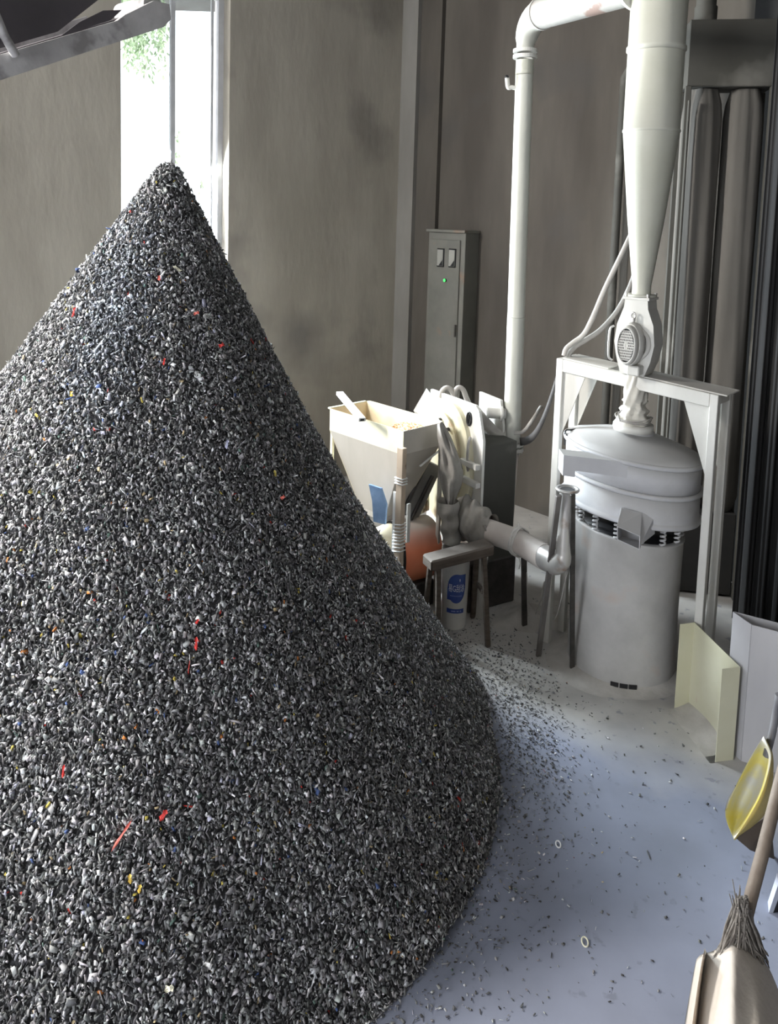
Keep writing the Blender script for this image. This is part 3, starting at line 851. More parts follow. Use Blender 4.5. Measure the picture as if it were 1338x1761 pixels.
# perforated disc: hexagonal cells with round openings
mb = MB(); pt = .0108
for i in range(-9, 10):
    for j in range(-9, 10):
        x = (i + (j % 2) * .5) * pt; y = j * pt * .866
        if x * x + y * y > .0555 ** 2: continue
        solid = x * x + y * y < .012 ** 2
        vs = []
        for rr in (pt * .5774, pt * .34):
            for k in range(6):
                t = math.pi / 6 + k * math.pi / 3
                vs.append(MC + va * .183 + vl * (x + rr * math.cos(t)) * .80 + Z * (y + rr * math.sin(t)) * 1.62)
        if solid: mb.add(vs[:6], [tuple(range(6))])
        else: mb.add(vs, [(k, (k + 1) % 6, 6 + (k + 1) % 6, 6 + k) for k in range(6)])
pg = mb.build('perforated_grille', m_white, fcv)
sm_ = pg.modifiers.new('thickness', 'SOLIDIFY'); sm_.thickness = .0015
mb = MB(); c = MC + va * .10 - vl * .088
mb.tube(bez([c + Z * .10 + va * .05, c - vl * .02 + Z * .07 + va * .06, c - vl * .02 - Z * .07 + va * .06, c - Z * .10 + va * .05], 6), .006, 8); mb.build('lifting_handle', m_galv, vv)
mb = MB(); c = MC + va * .10 + Z * .138
mb.tube([c + vl * .012 * math.cos(t) + Z * (.022 + .018 * math.sin(t)) for t in [2 * math.pi * k / 16 for k in range(16)]], .005, 8, closed=True); mb.tube([c - Z * .012, c + Z * .012], .014, 12)
mb.build('eye_bolt', m_galv, vv)
mb = MB(); mb.bbox(MC + va * .10 - Z * .145 + vl * .03, va * .04, vl * .035, Z * .028, .006); mb.build('terminal_box', m_white, vv)

# cloth sleeve between valve and sieve lid
zs0, zs1 = 1.45, FZ - .0
rows = []
for i in range(25):
    q = i / 24; z = 1.50 + (FZ + .005 - 1.50) * q
    row = []
    for k in range(33):
        t = 2 * math.pi * k / 32
        r = .062 + .028 * max(0, 1 - q * 3.2) + .007 * math.sin(5 * t + 6 * q) * (1.2 - q) + .006 * math.sin(9 * t - 14 * q) + (.012 * math.sin(34 * q + 2 * t) if q < .45 else 0)
        row.append((AX.x + r * math.cos(t), AX.y + r * math.sin(t), z))
    rows.append(row)
mb = MB(); mb.grid(rows)
slv = mb.build('cloth_sleeve', mat('pale_sleeve_cloth', (.50, .48, .43), (.60, .58, .52), .9, scale=6, bump=.3), None)
tag(slv, 'short pale crumpled cloth sleeve tied between the frame top and sieve lid', 'sleeve')
mb = MB(); mb.lathe([(.110, 1.462), (.115, 1.482), (.113, 1.50), (.09, 1.504), (.085, 1.504), (.085, 1.462)], Vector((AX.x, AX.y, 0)), 32, closed=True)
mb.build('collar', m_white, slv)
mb = MB()
for k in range(4):
    mb.tube([Vector((AX.x + (.092 + .004 * k) * math.cos(t), AX.y + (.092 + .004 * k) * math.sin(t), 1.517 + .008 * k + .006 * math.sin(2 * t + k))) for t in [2 * math.pi * j / 28 for j in range(28)]], .0035, 5, closed=True)
mb.tube([Vector((AX.x - .09, AX.y - .04, 1.522)), Vector((AX.x - .11, AX.y - .06, 1.572)), Vector((AX.x - .085, AX.y - .05, 1.592))], .003, 5)
mb.build('tie_cord', m_conduit, slv)

# ------------------------------------------------------------------ cyclone
CYL = .152
Zc0, Zc1, Zc2 = zv1 + .026, at(1128, 224, 4.32).z, 5.2
Zc3 = at(1136, 82, 4.32).z
cy = thing('cyclone_separator', 'tall cream cyclone cone tapering down to the rotary valve', 'cyclone', AX + Z * Zc0)
mb = MB(); mb.lathe([(.052, Zc0), (.052, Zc0 + .05), (.10, Zc0 + .42), (CYL, Zc1)], Vector((AX.x, AX.y, 0)), 56); mb.build('cone', m_cyc, cy)
mb = MB(); mb.lathe([(CYL, Zc1), (CYL + .004, Zc1 + .005), (CYL + .004, Zc1 + .015), (CYL, Zc1 + .02), (CYL, Zc3)], Vector((AX.x, AX.y, 0)), 56); mb.build('middle_section', m_cyc, cy)
mb = MB(); mb.lathe([(CYL - .004, Zc3), (CYL + .008, Zc3 + .01), (CYL + .008, Zc3 + .03), (CYL, Zc3 + .04), (CYL, 4.6), (CYL - .02, 4.62), (.06, 4.62), (.06, Zc2)], Vector((AX.x, AX.y, 0)), 56); mb.build('upper_section', m_cyc, cy)
mb = MB(); mb.lathe([(.052, Zc0 - .012), (.085, Zc0 - .012), (.085, Zc0), (.052, Zc0)], Vector((AX.x, AX.y, 0)), 32, closed=True); mb.build('outlet_flange', m_cyc, cy)

for ch in list(cy.children):         # body sheared sideways to follow its slant in the image
    for v_ in ch.data.vertices:
        v_.co.x += .055 * max(0, v_.co.z + ch.location.z - Zc0)
# ------------------------------------------------------------------ suction duct: vertical pipe, elbow, horizontal pipe
YD = 5.45
pb = at(880, 762, YD); pt_ = at(903, 96, YD)
px = (pb.x + pt_.x) / 2 + .0
rad = .060
vd = thing('suction_duct', 'tall pale steel pipe rising behind the mill and bending across to the cyclone', 'pipe', (pb.x, YD, 0))
def vpt(v):
    q = (v - 762) / (96 - 762); return at(880 + 23 * q, v, YD)
mb = MB(); mb.tube([at(874, 905, YD), at(875, 985, YD)], rad * .8, 24); 
mb = MB(); mb.tube([vpt(545), vpt(128)], rad, 32); mb.build('pipe_section', m_pole, vd)
mb = MB(); mb.tube([vpt(771), vpt(545.5)], rad * 1.02, 32); mb.build('pipe_section', m_pole, vd)
mb = MB(); mb.tube([vpt(130), vpt(104)], rad * 1.0, 32); mb.build('pipe_section', m_cyc, vd)
mb = MB(); mb.tube([at(868, 930, YD), vpt(775)], rad * .86, 32); mb.build('lower_pipe', m_pipe, vd)
def flange(c, ax, r, t, name='flange', mt=m_white, par=None, inner=0.0, bolts=0):
    b = MB(); b.lathe([(max(inner, .002), -t / 2), (r, -t / 2), (r, t / 2), (max(inner, .002), t / 2)], c, 32, axis=ax, smooth=False, closed=True)
    o = b.build(name, mt, par)
    return o
for vq in (762, 771): flange(vpt(vq), Z, rad * 1.42, .022, par=vd, inner=rad * .9)
for vq in (98, 88): flange(vpt(vq), Z, rad * 1.36, .022, par=vd, inner=rad * .9)
for k in range(5):
    a = -2.8 + k * .6; c = vpt(766) + Vector((math.cos(a), math.sin(a), 0)) * rad * 1.25
    mb = MB(); mb.tube([c - Z * .05, c + Z * .04], .006, 6); mb.build('bolt', m_galv, vd)
E0 = vpt(86); HZ = at(935, 34, YD).z
dR = .165
pth = [E0]
He = Vector((AX.x - CYL + .07, AX.y - .04, 0))
hdir = (Vector((He.x, He.y, 0)) - Vector((E0.x, E0.y, 0))).normalized()
for k in range(0, 9):
    t = math.pi / 2 * k / 8
    pth.append(Vector((E0.x, E0.y, HZ - dR)) + Z * dR * math.sin(t) + hdir * dR * (1 - math.cos(t)))
mb = MB(); mb.tube(pth, [rad] + [rad + (.098 - rad) * (k / 8) ** .6 for k in range(9)], 28); mb.build('elbow', m_pole, vd)
hs = pth[-1]; he = Vector((He.x, He.y, 3.96))
mid = hs + (he - hs) * .90
mb = MB(); mb.tube([hs, mid], .098, 32); mb.build('cross_pipe', mat('patchy_pipe_paint', (.34, .33, .31), (.46, .45, .42), .6, scale=4, spots=((.28, .20, .17), 4, .56, .05), dust=(DUST, .7)), vd)
mb = MB(); mb.tube([mid + hdir * .02, he + hdir * .02], .085, 32); mb.build('inlet_pipe', m_cyc, vd)
flange(mid + hdir * .008, hdir, .135, .022, par=vd, mt=m_white)
flange(hs + hdir * .004, hdir, .106, .012, par=vd, mt=m_white)
c0 = vpt(152)
mb = MB(); mb.tube(bez([c0 - Vector((rad * .8, 0, 0)), c0 - Vector((.085, 0, -.005)), at(874, 150, YD), at(872, 134, YD)], 6), .015, 12); mb.build('stub_pipe', m_white, vd)
c1 = at(872, 133, YD)
mb = MB(); mb.lathe([(.002, -.012), (.013, -.012), (.013, .012), (.002, .012)], c1, 16, axis=Vector((-.3, -.9, .2))); mb.build('stub_opening', m_black, vd)

# side branch hoses at the duct
bh = MB(); bh.tube(bez([at(884, 745, YD - .1), at(900, 742, YD - .12), at(916, 722, YD - .1), at(930, 700, YD + .1)], 8), .013, 10)
tag(bh.build('branch_hose', m_conduit), 'short bent grey hose leaving the tall pipe to the right below its lower joint', 'hose')
bh = MB(); bh.tube(bez([at(868, 818, YD - .05), at(858, 830, YD - .08), at(848, 842, YD - .1), at(838, 846, YD - .1)], 8), .020, 10)
tag(bh.build('drain_hose', m_conduit), 'crooked dusty tube joining the tall pipe to the mill back', 'hose')
# slack dark strap from frame to duct
bh = MB()
rows = []
for q in range(17):
    t = q / 16
    p = at(955 - 62 * t, 655 + 105 * t ** .9 , 5.0 + .35 * t) + Z * (-.12 * math.sin(math.pi * t))
    rows.append([p + Z * .03, p - Z * .03 + Vector((.01, .01, 0))])
bh.grid(rows, thick=(.004, .004, 0))
tag(bh.build('hanging_strap', mat('dark_strap', (.06, .058, .058), (.10, .095, .095), .9)), 'dark strap sagging from the left frame corner to the tall pipe', 'strap')

# ------------------------------------------------------------------ hoses from the cyclone to the frame corner
for pts, lb in (([(1086, 402), (1068, 440), (1040, 498), (1020, 545), (1004, 575), (985, 590), (974, 600), (970, 612)], 'left grey flexible conduit running from behind the cyclone to the frame corner'),
                ([(1098, 450), (1084, 492), (1062, 534), (1034, 566), (1010, 583), (992, 594), (980, 606), (977, 614)], 'right grey flexible conduit running from behind the cyclone to the frame corner')):
    n_ = len(pts)
    P_ = [at(u, v, 4.80 - .04 * i / n_ + (.025 if pts[0][0] > 1088 else 0)) for i, (u, v) in enumerate(pts)]
    mb = MB(); mb.tube(bez(P_, 8), .0165, 12)
    tag(mb.build('flexible_conduit', m_conduit), lb, 'conduit', 'conduits beside the cyclone')

# ------------------------------------------------------------------ wall pipe behind the cyclone
def wallpt(u, off, z=None, v=None):        # point on the back wall at pixel u (row v), off metres in front
    d = ray(u, v); o = Vector((0, 0, H))
    nrm = V; P0 = CR - V * off
    t = (P0 - o).dot(nrm) / d.dot(nrm)
    return o + d * t
p0 = wallpt(1074, .10, v=135); p1 = wallpt(1040, .10, v=640)
p1 = Vector((p0.x, p0.y, .3))
mb = MB(); mb.tube([p1, p0, p0 + U * .04 + Z * .06, p0 + U * .3 + Z * .09], .035, 12)
tag(mb.build('wall_pipe', m_filter), 'thin grey pipe running up the back wall just left of the cyclone', 'pipe')

# ------------------------------------------------------------------ bag filter
YF = 5.35
fb = thing('bag_filter', 'large dusty bag filter with hanging cloth bags behind the cyclone at right', 'dust filter', (2.4, YF, 0))
WU = Vector((.985, -.17, 0)); WV = Vector((.17, .985, 0))
fa0 = at(1184, 95, 5.46); 
FB0 = Vector((fa0.x, fa0.y, 0))            # left front corner of the header box
FLn = 0.575
fz0 = at(1185, 150, 5.5).z; fz1 = at(1185, 36, 5.5).z
mb = MB(); mb.bbox(FB0 + WU * FLn / 2 + WV * .15 + Z * (fz0 + fz1) / 2, WU * FLn / 2, WV * .15, Z * (fz1 - fz0) / 2, .006); mb.build('header_box', m_filter, fb)
fp = at(1214, 20, 5.6)
mb = MB(); mb.tube([Vector((fp.x, fp.y, fz1)), Vector((fp.x, fp.y, fz1 + .12))], .075, 20); mb.tube([Vector((fp.x, fp.y, fz1 + .12)), Vector((fp.x, fp.y, 5.2))], .066, 20); mb.build('inlet_pipe', m_filter, fb)
for k, (s, t) in enumerate(((0, .44), (.0, 0), (1, 0), (1, .44))):
    p = FB0 + WU * (.015 + (FLn - .03) * s) + WV * (.015 + (.27) * (t > 0))
    if k == 1: p = FB0 + WU * .015 + WV * .015
    mb = MB(); mb.bbox(p + Z * fz0 / 2, WU * .02, WV * .02, Z * fz0 / 2, .003); mb.build('post', m_filter, fb)
def cloth_bag(c, r, z0, z1, seed):
    rows = []
    N_ = 30
    for i in range(N_ + 1):
        q = i / N_; z = z0 + (z1 - z0) * q; row = []
        neck = 1 - .28 * max(0, (q - .955) / .045) - .25 * max(0, (.03 - q) / .03)
        for k in range(41):
            t = 2 * math.pi * k / 40
            fold = .005 * math.sin(5 * t + seed + 1.5 * math.sin(q * 4 + seed)) + .003 * math.sin(9 * t + seed * 2 + 2 * q) + .002 * math.sin(13 * t + 7 * q)
            rr = (r + fold * (1.4 if q > .8 else 1)) * neck
            row.append((c.x + rr * math.cos(t), c.y + rr * math.sin(t), z))
        rows.append(row)
    mb = MB(); mb.grid(rows); return mb
for k, (s, b) in enumerate(((.143, .145), (.418, .145))):
    c = FB0 + WU * s + WV * b
    cloth_bag(c, .130, .62, fz0 - .005, k * 1.7).build('filter_bag', m_bag, fb)
mb = MB(); mb.bbox(FB0 + WU * FLn / 2 + WV * .15 + Z * .32, WU * (FLn / 2 - .04), WV * .12, Z * .30, .006); mb.build('dark_fill_block', m_dark, fb)  # near-black block added where the space below the bags is dark
pp = FB0 + WU * .02 - WV * .03
mb = MB(); mb.tube([pp + Z * .1, pp + Z * (fz0 - .1)], .010, 8); mb.build('tension_rod', m_filter, fb)

# black pleated sheet, added to keep the right edge dark
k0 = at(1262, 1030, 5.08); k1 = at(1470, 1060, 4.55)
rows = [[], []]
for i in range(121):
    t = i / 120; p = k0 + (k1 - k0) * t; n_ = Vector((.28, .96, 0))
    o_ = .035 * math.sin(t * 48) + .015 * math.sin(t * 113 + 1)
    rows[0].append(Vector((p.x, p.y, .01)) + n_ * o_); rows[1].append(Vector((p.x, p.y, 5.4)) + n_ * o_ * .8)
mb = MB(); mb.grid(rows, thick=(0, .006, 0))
tag(mb.build('shade_curtain', mat('shade_curtain_black', (.012, .012, .013), (.028, .027, .027), .9, scale=2, stretch=(1, 1, .3))), 'added black pleated curtain keeping the far right edge dark', 'curtain')

# ------------------------------------------------------------------ discharge pipe and its stand
pe = at(968, 975, 4.27)
P0 = at(826, 908, 4.95); P1 = at(893, 932, 4.68); P2 = at(948, 965, 4.36)
top = at(976, 843, 4.25)
dp = thing('discharge_pipe', 'pale dusty pipe running from the mill to an open upturned mouth under the sieve spout', 'pipe', (pe.x, pe.y, 0))
mb = MB(); mb.tube([P0, P1], .058, 28, zs=1.35); mb.build('pipe_section', m_pipe, dp)
zc = P2.z
mb = MB(); mb.tube([P1 + (P2 - P1) * .02, P1 + (P2 - P1) * .8], .064, 28, zs=1.2); mb.build('pipe_section', m_pipe, dp)
el = [P1 + (P2 - P1) * .6, P1 + (P2 - P1) * .85]
dirh = (P2 - P1).normalized()
Tb = Vector((top.x, top.y, P2.z + .10))
el += bez([P2 - dirh * .02, P2 + dirh * .045 + Z * .005, Vector((top.x - .01, top.y + .008, P2.z + .05)), Tb], 5)[1:]
rr = [.062, .062] + list(np.linspace(.060, .047, len(el) - 2))
el += [top]; rr += [.043]
mb = MB(); mb.tube(el, rr, 28, zs=1.2); mb.build('elbow', m_galv, dp)
mb = MB(); mb.tube([top + Vector((math.cos(t) * .058, math.sin(t) * .058, .006)) for t in [2 * math.pi * k / 36 for k in range(36)]], .009, 10, closed=True); mb.lathe([(.042, -.01), (.058, .004), (.058, .012), (.042, .002)], top, 36); mb.build('mouth_rim', m_galv, dp)
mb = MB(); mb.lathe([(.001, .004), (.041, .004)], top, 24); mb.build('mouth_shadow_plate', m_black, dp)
mb = MB()
d1 = (P2 - P0).normalized(); s1 = d1.cross(Z).normalized()
for k in range(7):
    c = P1 + d1 * (.006 * k - .02)
    mb.tube([c + s1 * (.066 + .004 * random.random()) * math.cos(t) + Z * (.088 + .006 * random.random()) * math.sin(t) + d1 * .006 * math.sin(3 * t + k) for t in [2 * math.pi * j / 26 for j in range(26)]], .0042, 6, closed=True)
mb.tube([P1 - Z * .085 + d1 * .0, P1 - Z * .13 + d1 * .02, P1 - Z * .17 + d1 * .01], .004, 5)
mb.tube([P1 + Z * .085, P1 + Z * .115 - d1 * .02], .004, 5)
mb.build('cord_wrap', mat('pale_cord', (.50, .48, .45), (.62, .60, .57), .9, scale=30), dp)
ps = thing('pipe_stand', 'thin dark steel stand whose legs prop the upturned pipe', 'stand', atz(960, 1110))
def lg(u0, v0, y0_, u1, v1, w_, mt, yb=None):
    q = at(u1, v1, y0_) if yb is None else at(u1, v1, yb)
    q = atz(u1, v1, 0.0) if yb is None else q
    mb = MB(); mb.bar(at(u0, v0, y0_), q, w_, w_ * .55, up=Vector((.3, -1, 0)), b=.002); mb.build('leg', mt, ps)
m_flat = mat('flat_bar_steel', (.12, .11, .105), (.26, .24, .23), .45, .5, scale=6, stretch=(1, 1, .3))
lg(985, 850, 4.13, 984, 1153, .028, m_steel)
lg(961, 852, 4.13, 926, 1128, .032, m_flat)
lg(901, 955, 4.76, 902, 1078, .034, m_steel)
# loose wires by the stand
for pts, lb in (([(983, 960, 4.3), (972, 1000, 4.35), (960, 1050, 4.45), (952, 1068, 4.6)], 'thin pale wire hanging right of the flat stand leg'),
                ([(906, 985, 4.7), (907, 1035, 4.72), (908, 1060, 4.76)], 'thin pale wire hanging straight beside the dark rear stand leg'),
                ([(936, 1000, 4.6), (930, 1030, 4.7), (921, 1056, 4.8)], 'thin pale wire leaning between the stand legs')):
    mb = MB(); mb.tube(bez([at(*p) for p in pts], 6), .0035, 6)
    tag(mb.build('loose_wire', m_conduit), lb, 'wire')

# ------------------------------------------------------------------ mill
ml = thing('grinding_mill', 'cream plate-fronted grinding mill with a round casing behind the feed hopper', 'mill', (.5, 5.35, 0))
T0_ = at(741, 667, 5.62); T1 = at(824, 702, 5.12)
md = Vector((T1.x - T0_.x, T1.y - T0_.y, 0)); mlen = md.length; md.normalize()
mn = Vector((-md.y, md.x, 0))
if mn.y > 0: mn = -mn            # towards the viewer
zt = (T0_.z + T1.z) / 2
B0_ = Vector((T0_.x, T0_.y, 0)); 
def mp(s, z, o=0.0): return B0_ + md * s + Z * z + mn * o
ol = [(0, .35), (0, zt), (mlen * .93, zt), (mlen, zt - .03), (mlen * 1.10, zt - .22), (mlen * 1.10, .75), (mlen * .95, .35)]
mb = MB(); mb.prism([mp(s, z, -.02) for s, z in ol], mn * .02); mb.build('face_plate', mat('mill_white_paint', (.62, .61, .57), (.7, .69, .65), .55, scale=5, spots=((.3, .28, .25), 9, .68, .04)), ml)
cz = at(775, 800, 5.35).z; cs = mlen * .50
def disc(s0, z0, rs, rz, o0, o1, name, mt, n=56, inner=None):
    mb = MB(); fr_ = [mp(s0 + rs * math.cos(2 * math.pi * k / n), z0 + rz * math.sin(2 * math.pi * k / n), o0) for k in range(n)]
    if inner is None: mb.prism(fr_, mn * (o1 - o0))
    else:
        fi = [mp(s0 + rs * inner * math.cos(2 * math.pi * k / n), z0 + rz * inner * math.sin(2 * math.pi * k / n), o0) for k in range(n)]
        vs = fr_ + fi + [p + mn * (o1 - o0) for p in fr_] + [p + mn * (o1 - o0) for p in fi]; fs = []
        for k in range(n):
            j = (k + 1) % n
            fs += [(k, j, n + j, n + k), (2 * n + k, 3 * n + k, 3 * n + j, 2 * n + j), (k, 2 * n + k, 2 * n + j, j), (n + k, n + j, 3 * n + j, 3 * n + k)]
        mb.add(vs, fs)
    return mb.build(name, mt, ml)
disc(cs - .02, cz, .285, .455, .0, .035, 'round_casing', m_cream)
disc(cs - .07, cz - .02, .235, .385, .035, .055, 'casing_door', m_creamin)
for k in range(7):
    t = math.radians(120 - 30 * k)
    c = mp(cs - .07 + .20 * math.cos(t), cz - .02 + .33 * math.sin(t), .055)
    mb = MB(); mb.tube([c, c + mn * .02], .014, 6); mb.build('bolt', m_steel, ml)
mb = MB(); mb.bbox(mp(mlen * .98, cz - .03, .05), md * .10, mn * .02, Z * .018, .003); mb.build('hinge', m_white, ml)
mb = MB(); mb.bbox(mp(mlen * .98, cz + .09, .05), md * .09, mn * .02, Z * .018, .003); mb.build('hinge', m_white, ml)
mb = MB(); mb.bbox(mp(mlen * .55 , .6, -.17), md * mlen * .50, mn * .15, Z * .55, .006); mb.build('body', m_filter, ml)
mb = MB(); mb.prism([mp(mlen * .3, zt - .01, -.33), mp(mlen * .72, zt - .02, -.33), mp(mlen * .79, zt - .2, -.33), mp(mlen * .79, .7, -.33), mp(mlen * .3, .7, -.33)], mn * .02); mb.build('back_plate', m_white, ml)
mb = MB(); a = mp(mlen * .83, zt - .105, .0)
mb.tube([a + md * .024 * math.cos(t) + Z * .045 * math.sin(t) + mn * .006 for t in [2 * math.pi * k / 24 for k in range(24)]], .006, 6, closed=True)
mb.tube([a - Z * .032 + mn * .008 - md * .006, a + Z * .032 + mn * .008 + md * .006], .007, 6); mb.build('name_badge', m_black, ml)
mb = MB(); q0 = mp(mlen * .9, zt - .22, .02); mb.tube(bez([q0, q0 + Z * -.05 + mn * .03 + md * .02, q0 - Z * .18 + mn * .03 + md * .02, q0 - Z * .24], 6), .010, 8); mb.build('door_handle', m_conduit, ml)
mb = MB(); mb.tube([at(838, 710, 5.42), at(869, 711, 5.42)], .038, 18); mb.build('outlet_stub', m_white, ml)
flange(at(862, 711, 5.42), Vector((1, 0, 0)), .055, .014, par=ml)
mb = MB(); mb.tube(bez([at(815, 705, 5.5), at(835, 728, 5.45), at(852, 745, 5.42), at(868, 748, 5.42)], 8), .042, 14); mb.build('side_outlet', m_conduit, ml)
# base of the mill
mb = MB(); mb.bbox(mp(mlen * .5, .17, -.15), md * .33, mn * .2, Z * .17, .01); mb.build('base', m_steel, ml)
# cable loops standing over it
for pts, lb in (([(757, 684), (761, 672), (769, 667), (777, 672), (782, 684)], 'left, darker arched hose over the top edge of the mill'), ([(780, 692), (782, 676), (788, 667), (796, 670), (802, 684), (808, 698)], 'right, paler arched hose over the top edge of the mill')):
    mb = MB(); mb.tube(bez([at(u, v, 5.52) for u, v in pts], 8), .019, 12)
    tag(mb.build('arched_hose', m_conduit), lb, 'hose', 'arched hoses on top of the mill')
# loose cloth hanging in front of the casing
def drape(pts, name, label, mt, seed=0, thick=(.006, .008, 0), cat='cloth'):
    """pts: rows of (u_left, u_right, v, Y)"""
    P_ = [[], []]
    rows = []
    L_ = bez([(a, b, c_) for a, b, c_, y in pts], 5); Yl = np.interp(np.linspace(0, 1, len(L_)), np.linspace(0, 1, len(pts)), [p[3] for p in pts])
    for i, p in enumerate(L_):
        row = []
        for k in range(15):
            t = k / 14
            u = p[0] + (p[1] - p[0]) * t
            y = Yl[i] - .05 * math.sin(math.pi * t) + .012 * math.sin(9 * t + i * .25 + seed) + .009 * math.sin(17 * t - i * .4)
            row.append(at(u, p[2] + 1.5 * math.sin(6 * t + seed), y))
        rows.append(row)
    mb = MB(); mb.grid(rows, thick=thick)
    return tag(mb.build(name, mt), label, cat)
drape([(752, 762, 728, 5.1), (752, 774, 750, 5.06), (755, 786, 780, 5.04), (755, 795, 808, 5.02), (758, 793, 832, 5.0), (763, 785, 852, 5.0), (770, 778, 872, 5.0), (772, 780, 888, 5.0)], 'draped_cloth', 'grey dusty cloth hanging in folds between hopper and mill casing', m_cloth, 1)
# cloth sleeve bound round the start of the discharge pipe
J0 = at(790, 885, 5.08); J1 = at(845, 914, 4.88)
rows = []
for i in range(31):
    q = i / 30; c = J0 + (J1 - J0) * q; d_ = (J1 - J0).normalized(); s_ = d_.cross(Z).normalized(); row = []
    R_ = .10 + .02 * math.sin(q * 3.1) - .018 * q
    for k in range(33):
        t = 2 * math.pi * k / 32
        r_ = R_ * (1 + .10 * math.sin(22 * q + 2 * t) + .07 * math.sin(4 * t + 5 * q) + .05 * math.sin(41 * q - t))
        row.append(c + s_ * r_ * .75 * math.cos(t) + Z * r_ * 1.25 * math.sin(t) + d_ * .01 * math.sin(3 * t))
    rows.append(row)
mb = MB(); mb.grid(rows)
tag(mb.build('bound_cloth_joint', m_cloth), 'bunched grey cloth bound round the joint between mill and pipe', 'cloth')
mb = MB(); mb.tube(bez([at(822, 870, 5.0), at(838, 868, 4.98), at(846, 850, 4.98), at(852, 842, 5.0)], 6), [.03] * 18 + [.02], 10)
drape([(826, 848, 905, 4.88), (830, 850, 918, 4.87), (836, 848, 930, 4.88), (838, 843, 938, 4.88)], 'cloth_tail', 'loose end of cloth drooping below the bound pipe joint', m_cloth, 3)
# lumpy cloth feed neck under the drape
rows = []
for i in range(21):
    q = i / 20; c = at(770 + 6 * q, 862 + 70 * q, 4.99); row = []
    for k in range(25):
        t = 2 * math.pi * k / 24
        r_ = (.068 - .012 * q) * (1 + .12 * math.sin(16 * q + t) + .06 * math.sin(4 * t + 9 * q))
        row.append(c + Vector((r_ * math.cos(t), r_ * math.sin(t), 0)))
    rows.append(row)
mb = MB(); mb.grid(rows)
tag(mb.build('cloth_neck', m_cloth), 'lumpy cloth neck hanging below the draped cloth above the white bucket', 'cloth')

# ------------------------------------------------------------------ feed hopper
hp = thing('feed_hopper', 'cream square feed hopper on a leg frame full of pale granules', 'hopper', (.05, 5.3, 0))
YDn = 4.93
Dn = at(694, 742, YDn); zr = Dn.z
La = .745; Lb = .35
hA = Dn - U * La; hC = Dn + V * Lb; hB = hA + V * Lb
bh_ = .155
tw = .006
def wall_panel(p, q, z0, z1, t, inn):
    mb = MB(); mb.prism([Vector((p.x, p.y, z0)), Vector((q.x, q.y, z0)), Vector((q.x, q.y, z1)), Vector((p.x, p.y, z1))], inn * t); return mb
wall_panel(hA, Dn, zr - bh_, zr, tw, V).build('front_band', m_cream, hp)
wall_panel(Dn + V * tw, hC - V * tw, zr - bh_, zr, tw, -U).build('side_band', m_greyface, hp)  # right band is greyer than the cream front band
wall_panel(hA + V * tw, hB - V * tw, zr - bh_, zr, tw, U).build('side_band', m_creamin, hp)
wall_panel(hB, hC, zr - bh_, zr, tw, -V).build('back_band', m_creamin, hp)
# rim angle along the back
mb = MB(); mb.bbox((hB + hC) / 2 + V * .014 + Z * (.0), U * La / 2, V * .014, Z * .006, .001); mb.build('rim_flange', m_cream, hp)
mb = MB(); mb.bbox((hA + hB) / 2 - U * .012, U * .012, V * Lb / 2, Z * .006, .001); mb.build('rim_flange', m_cream, hp)
zo = zr - .66
oc = Dn - U * .36 + V * .15
oh = .07
Q = [oc - U * .13 - V * oh, oc + U * .13 - V * oh, oc + U * .13 + V * oh, oc - U * .13 + V * oh]
T_ = [hA, Dn, hC, hB]
for i in range(4):
    j = (i + 1) % 4
    a, b_ = T_[i].copy(), T_[j].copy(); c_, d_ = Q[j].copy(), Q[i].copy()
    a.z = b_.z = zr - bh_; c_.z = d_.z = zo
    inn = (oc - (a + b_) / 2); inn.z = 0; inn.normalize()
    mb = MB(); mb.prism([a, b_, c_, d_], inn * .005)
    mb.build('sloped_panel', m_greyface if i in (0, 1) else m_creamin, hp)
mb = MB(); mb.bbox(Vector((oc.x, oc.y, zo - .02)), U * .13, V * .07, Z * .02, .004); mb.build('outlet', m_greyface, hp)
# granules
rows = []
gz = zr - .07
for i in range(13):
    row = []
    for k in range(25):
        a = .012 + (La - .024) * k / 24; b = .010 + (Lb - .02) * i / 12
        x = a / La; y = b / Lb
        z = gz - .12 + .14 * max(0, 1 - ((x - .72) / .5) ** 2) * (.6 + .4 * y) + .004 * math.sin(40 * x + 9 * y)
        p = hA + U * a + V * b; row.append((p.x, p.y, z))
    rows.append(row)
mb = MB(); mb.grid(rows); gr_ = mb.build('granules', m_pelletm, hp); gr_['kind'] = 'stuff'
gm = MB()
for k in range(900):
    a = random.uniform(.02, La - .02); b = random.uniform(.015, Lb - .015); x = a / La; y = b / Lb
    z = gz - .12 + .14 * max(0, 1 - ((x - .72) / .5) ** 2) * (.6 + .4 * y) + .003
    p = hA + U * a + V * b + Z * 0; c = Vector((p.x, p.y, z)); t = random.uniform(0, 3.14)
    gm.box(c, Vector((math.cos(t), math.sin(t), 0)) * .007, Vector((-math.sin(t), math.cos(t), random.uniform(-.6, .6))) * .004, Z * .0025)
o = gm.build('loose_granules', m_pelletm, gr_); o['kind'] = 'stuff'
